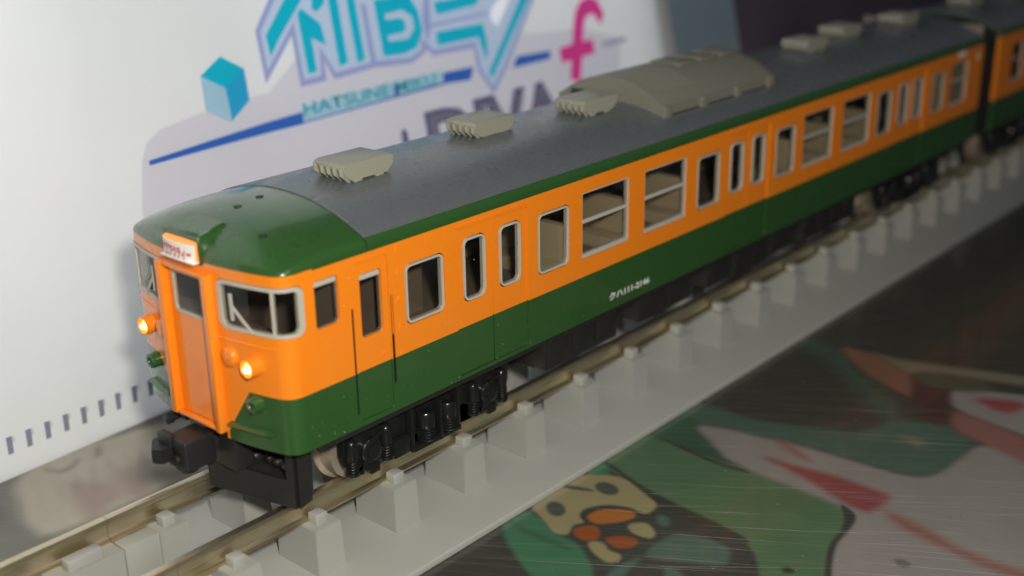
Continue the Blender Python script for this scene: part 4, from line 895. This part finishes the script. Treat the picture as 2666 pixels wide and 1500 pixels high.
def chaikin(p, k=2):
    for _ in range(k): p = [q for a, b in zip(p, p[1:]+p[:1]) for q in ((a[0]*.78+b[0]*.22, a[1]*.78+b[1]*.22), (a[0]*.22+b[0]*.78, a[1]*.22+b[1]*.78))]
    return p
SOFT = {'red': .10, 'salmon': .12, 'rose': .10, 'maroon': .12, 'olive': .12, 'beige': .12, 'orange': .09, 'teal': .12, 'dkteal': .2, 'ltgrey': .08, 'teal2': .05, 'navy': .06, 'warmgrey': .12, 'pinkgrey': .14, 'tan': .14, 'brown': .06, 'left_card_reflection': .3, 'dkgreen': .08, 'green': .04, 'green2': .045}
def print_sheet(name, x0, x1, y0, y1, st, z):
    """a flat print: ink colours stored per point, with soft edges between inks"""
    nx, ny = int((x1-x0)/st)+1, int((y1-y0)/st)+1
    X, Y = np.meshgrid(np.linspace(x0, x1, nx), np.linspace(y0, y1, ny), indexing='ij'); col = np.empty((nx, ny, 3)); col[:] = (.037, .038, .030)
    for c, l, pts in sorted(MAT, key=lambda t: t[1]):
        p = np.array(chaikin(pts)); w = SOFT.get(c, .03)*1.5; lo, hi = p.min(0)-w, p.max(0)+w
        i0, i1 = np.searchsorted(X[:, 0], (lo[0], hi[0])); j0, j1 = np.searchsorted(Y[0], (lo[1], hi[1]))
        if i1 <= i0 or j1 <= j0: continue
        x, y = X[i0:i1, j0:j1], Y[i0:i1, j0:j1]; D = np.full(x.shape, 1e9); ins = np.zeros(x.shape, bool)
        for a, b in zip(p, np.roll(p, -1, 0)):
            e = b-a; t = np.clip(((x-a[0])*e[0]+(y-a[1])*e[1])/max(e@e, 1e-12), 0, 1); D = np.minimum(D, (x-a[0]-t*e[0])**2+(y-a[1]-t*e[1])**2)
            if a[1] != b[1]: ins ^= ((a[1] > y) != (b[1] > y)) & (x < (b[0]-a[0])*(y-a[1])/(b[1]-a[1])+a[0])
        D = np.sqrt(D)*np.where(ins, 1, -1); k = np.clip(D/w+.5, 0, 1); k = (k*k*(3-2*k))[..., None]
        col[i0:i1, j0:j1] = col[i0:i1, j0:j1]*(1-k)+np.array(TC[c])*k
    co = np.stack([X, Y, np.full(X.shape, z)], -1).reshape(-1, 3); I = np.arange(nx*ny).reshape(nx, ny)
    q = np.stack([I[:-1, :-1], I[1:, :-1], I[1:, 1:], I[:-1, 1:]], -1).reshape(-1, 4)
    me = bpy.data.meshes.new(name); me.from_pydata(co.tolist(), [], q.tolist()); me.update()
    at = me.color_attributes.new('ink', 'FLOAT_COLOR', 'POINT'); at.data.foreach_set('color', np.concatenate([col.reshape(-1, 3), np.ones((nx*ny, 1))], 1).astype(np.float32).ravel())
    return link(name, me, tb, 'ink')
M['ink'] = mat('printed_ink', (.5, .5, .5), .27, noise=.16, nscale=2.2, coat=.3)
def ink_nodes(m):
    N = m.node_tree.nodes; L = m.node_tree.links; b = N['Principled BSDF']; at = N.new('ShaderNodeAttribute'); at.attribute_name = 'ink'
    mx = N.new('ShaderNodeMix'); mx.data_type = 'RGBA'; mx.blend_type = 'MULTIPLY'; mx.inputs[0].default_value = 1
    g = N.new('ShaderNodeMix'); g.data_type = 'RGBA'; g.blend_type = 'ADD'; g.inputs[0].default_value = 1
    src = b.inputs['Base Color'].links[0].from_socket; L.new(src, g.inputs[6]); L.new(src, g.inputs[7])
    L.new(g.outputs[2], mx.inputs[6]); L.new(at.outputs['Color'], mx.inputs[7]); L.new(mx.outputs[2], b.inputs['Base Color'])
ink_nodes(M['ink']); streaks(M['ink'], .22)
print_sheet('mat_print', 0.2, 13, -6.4, -1.0, .024, TZ+.001)
print_sheet('mat_print', -6, 4.4, 1.0, 3.6, .05, TZ+.001)
# scratches and dust on the mat
M['scratch'] = mat('scratch', (.50, .50, .47), .35); bm = bmesh.new()
def scr(x, y, a, L, wd, z=TZ+.003):
    d = Vector((math.cos(a), math.sin(a))); n = Vector((-d.y, d.x))*wd; p = Vector((x, y))
    vs = [bm.verts.new((*(p+n*.2), z)), bm.verts.new((*(p+d*L*.5+n), z)), bm.verts.new((*(p+d*L), z)), bm.verts.new((*(p+d*L*.5-n), z))]; bm.faces.new(vs)
for k in range(85):
    scr(random.uniform(-.5, 6), random.uniform(-5, -1.5), -math.radians(random.uniform(50, 62)), random.uniform(.3, 2.2), random.uniform(.0008, .0022))
for k in range(90):
    x, y = random.uniform(-1.5, 8), random.uniform(-6, -1.4); r = random.uniform(.002, .006)
    bm.faces.new([bm.verts.new((x+r*math.cos(t), y+r*math.sin(t), TZ+.0035)) for t in (0, 1.26, 2.5, 3.77, 5.0)])
o = link('scratches_and_dust', bm_mesh(bm, 's'), tb, 'scratch'); o['kind'] = 'stuff'
# dark backdrop
M['wall'] = mat('dark_purple_backdrop', (.16, .13, .18), .7, noise=.5, nscale=.35)
wl = box('wall', (4, 60, 9.5, 9.8, TZ+.001, 30), 0, 'wall', None); wl['kind'] = 'structure'
# car parts were modelled in place: keep them there while the Empty stands at the car's base
for r in (car, car2, sh_):
    for o in r.children: o.matrix_parent_inverse = Matrix.Translation(-r.location)
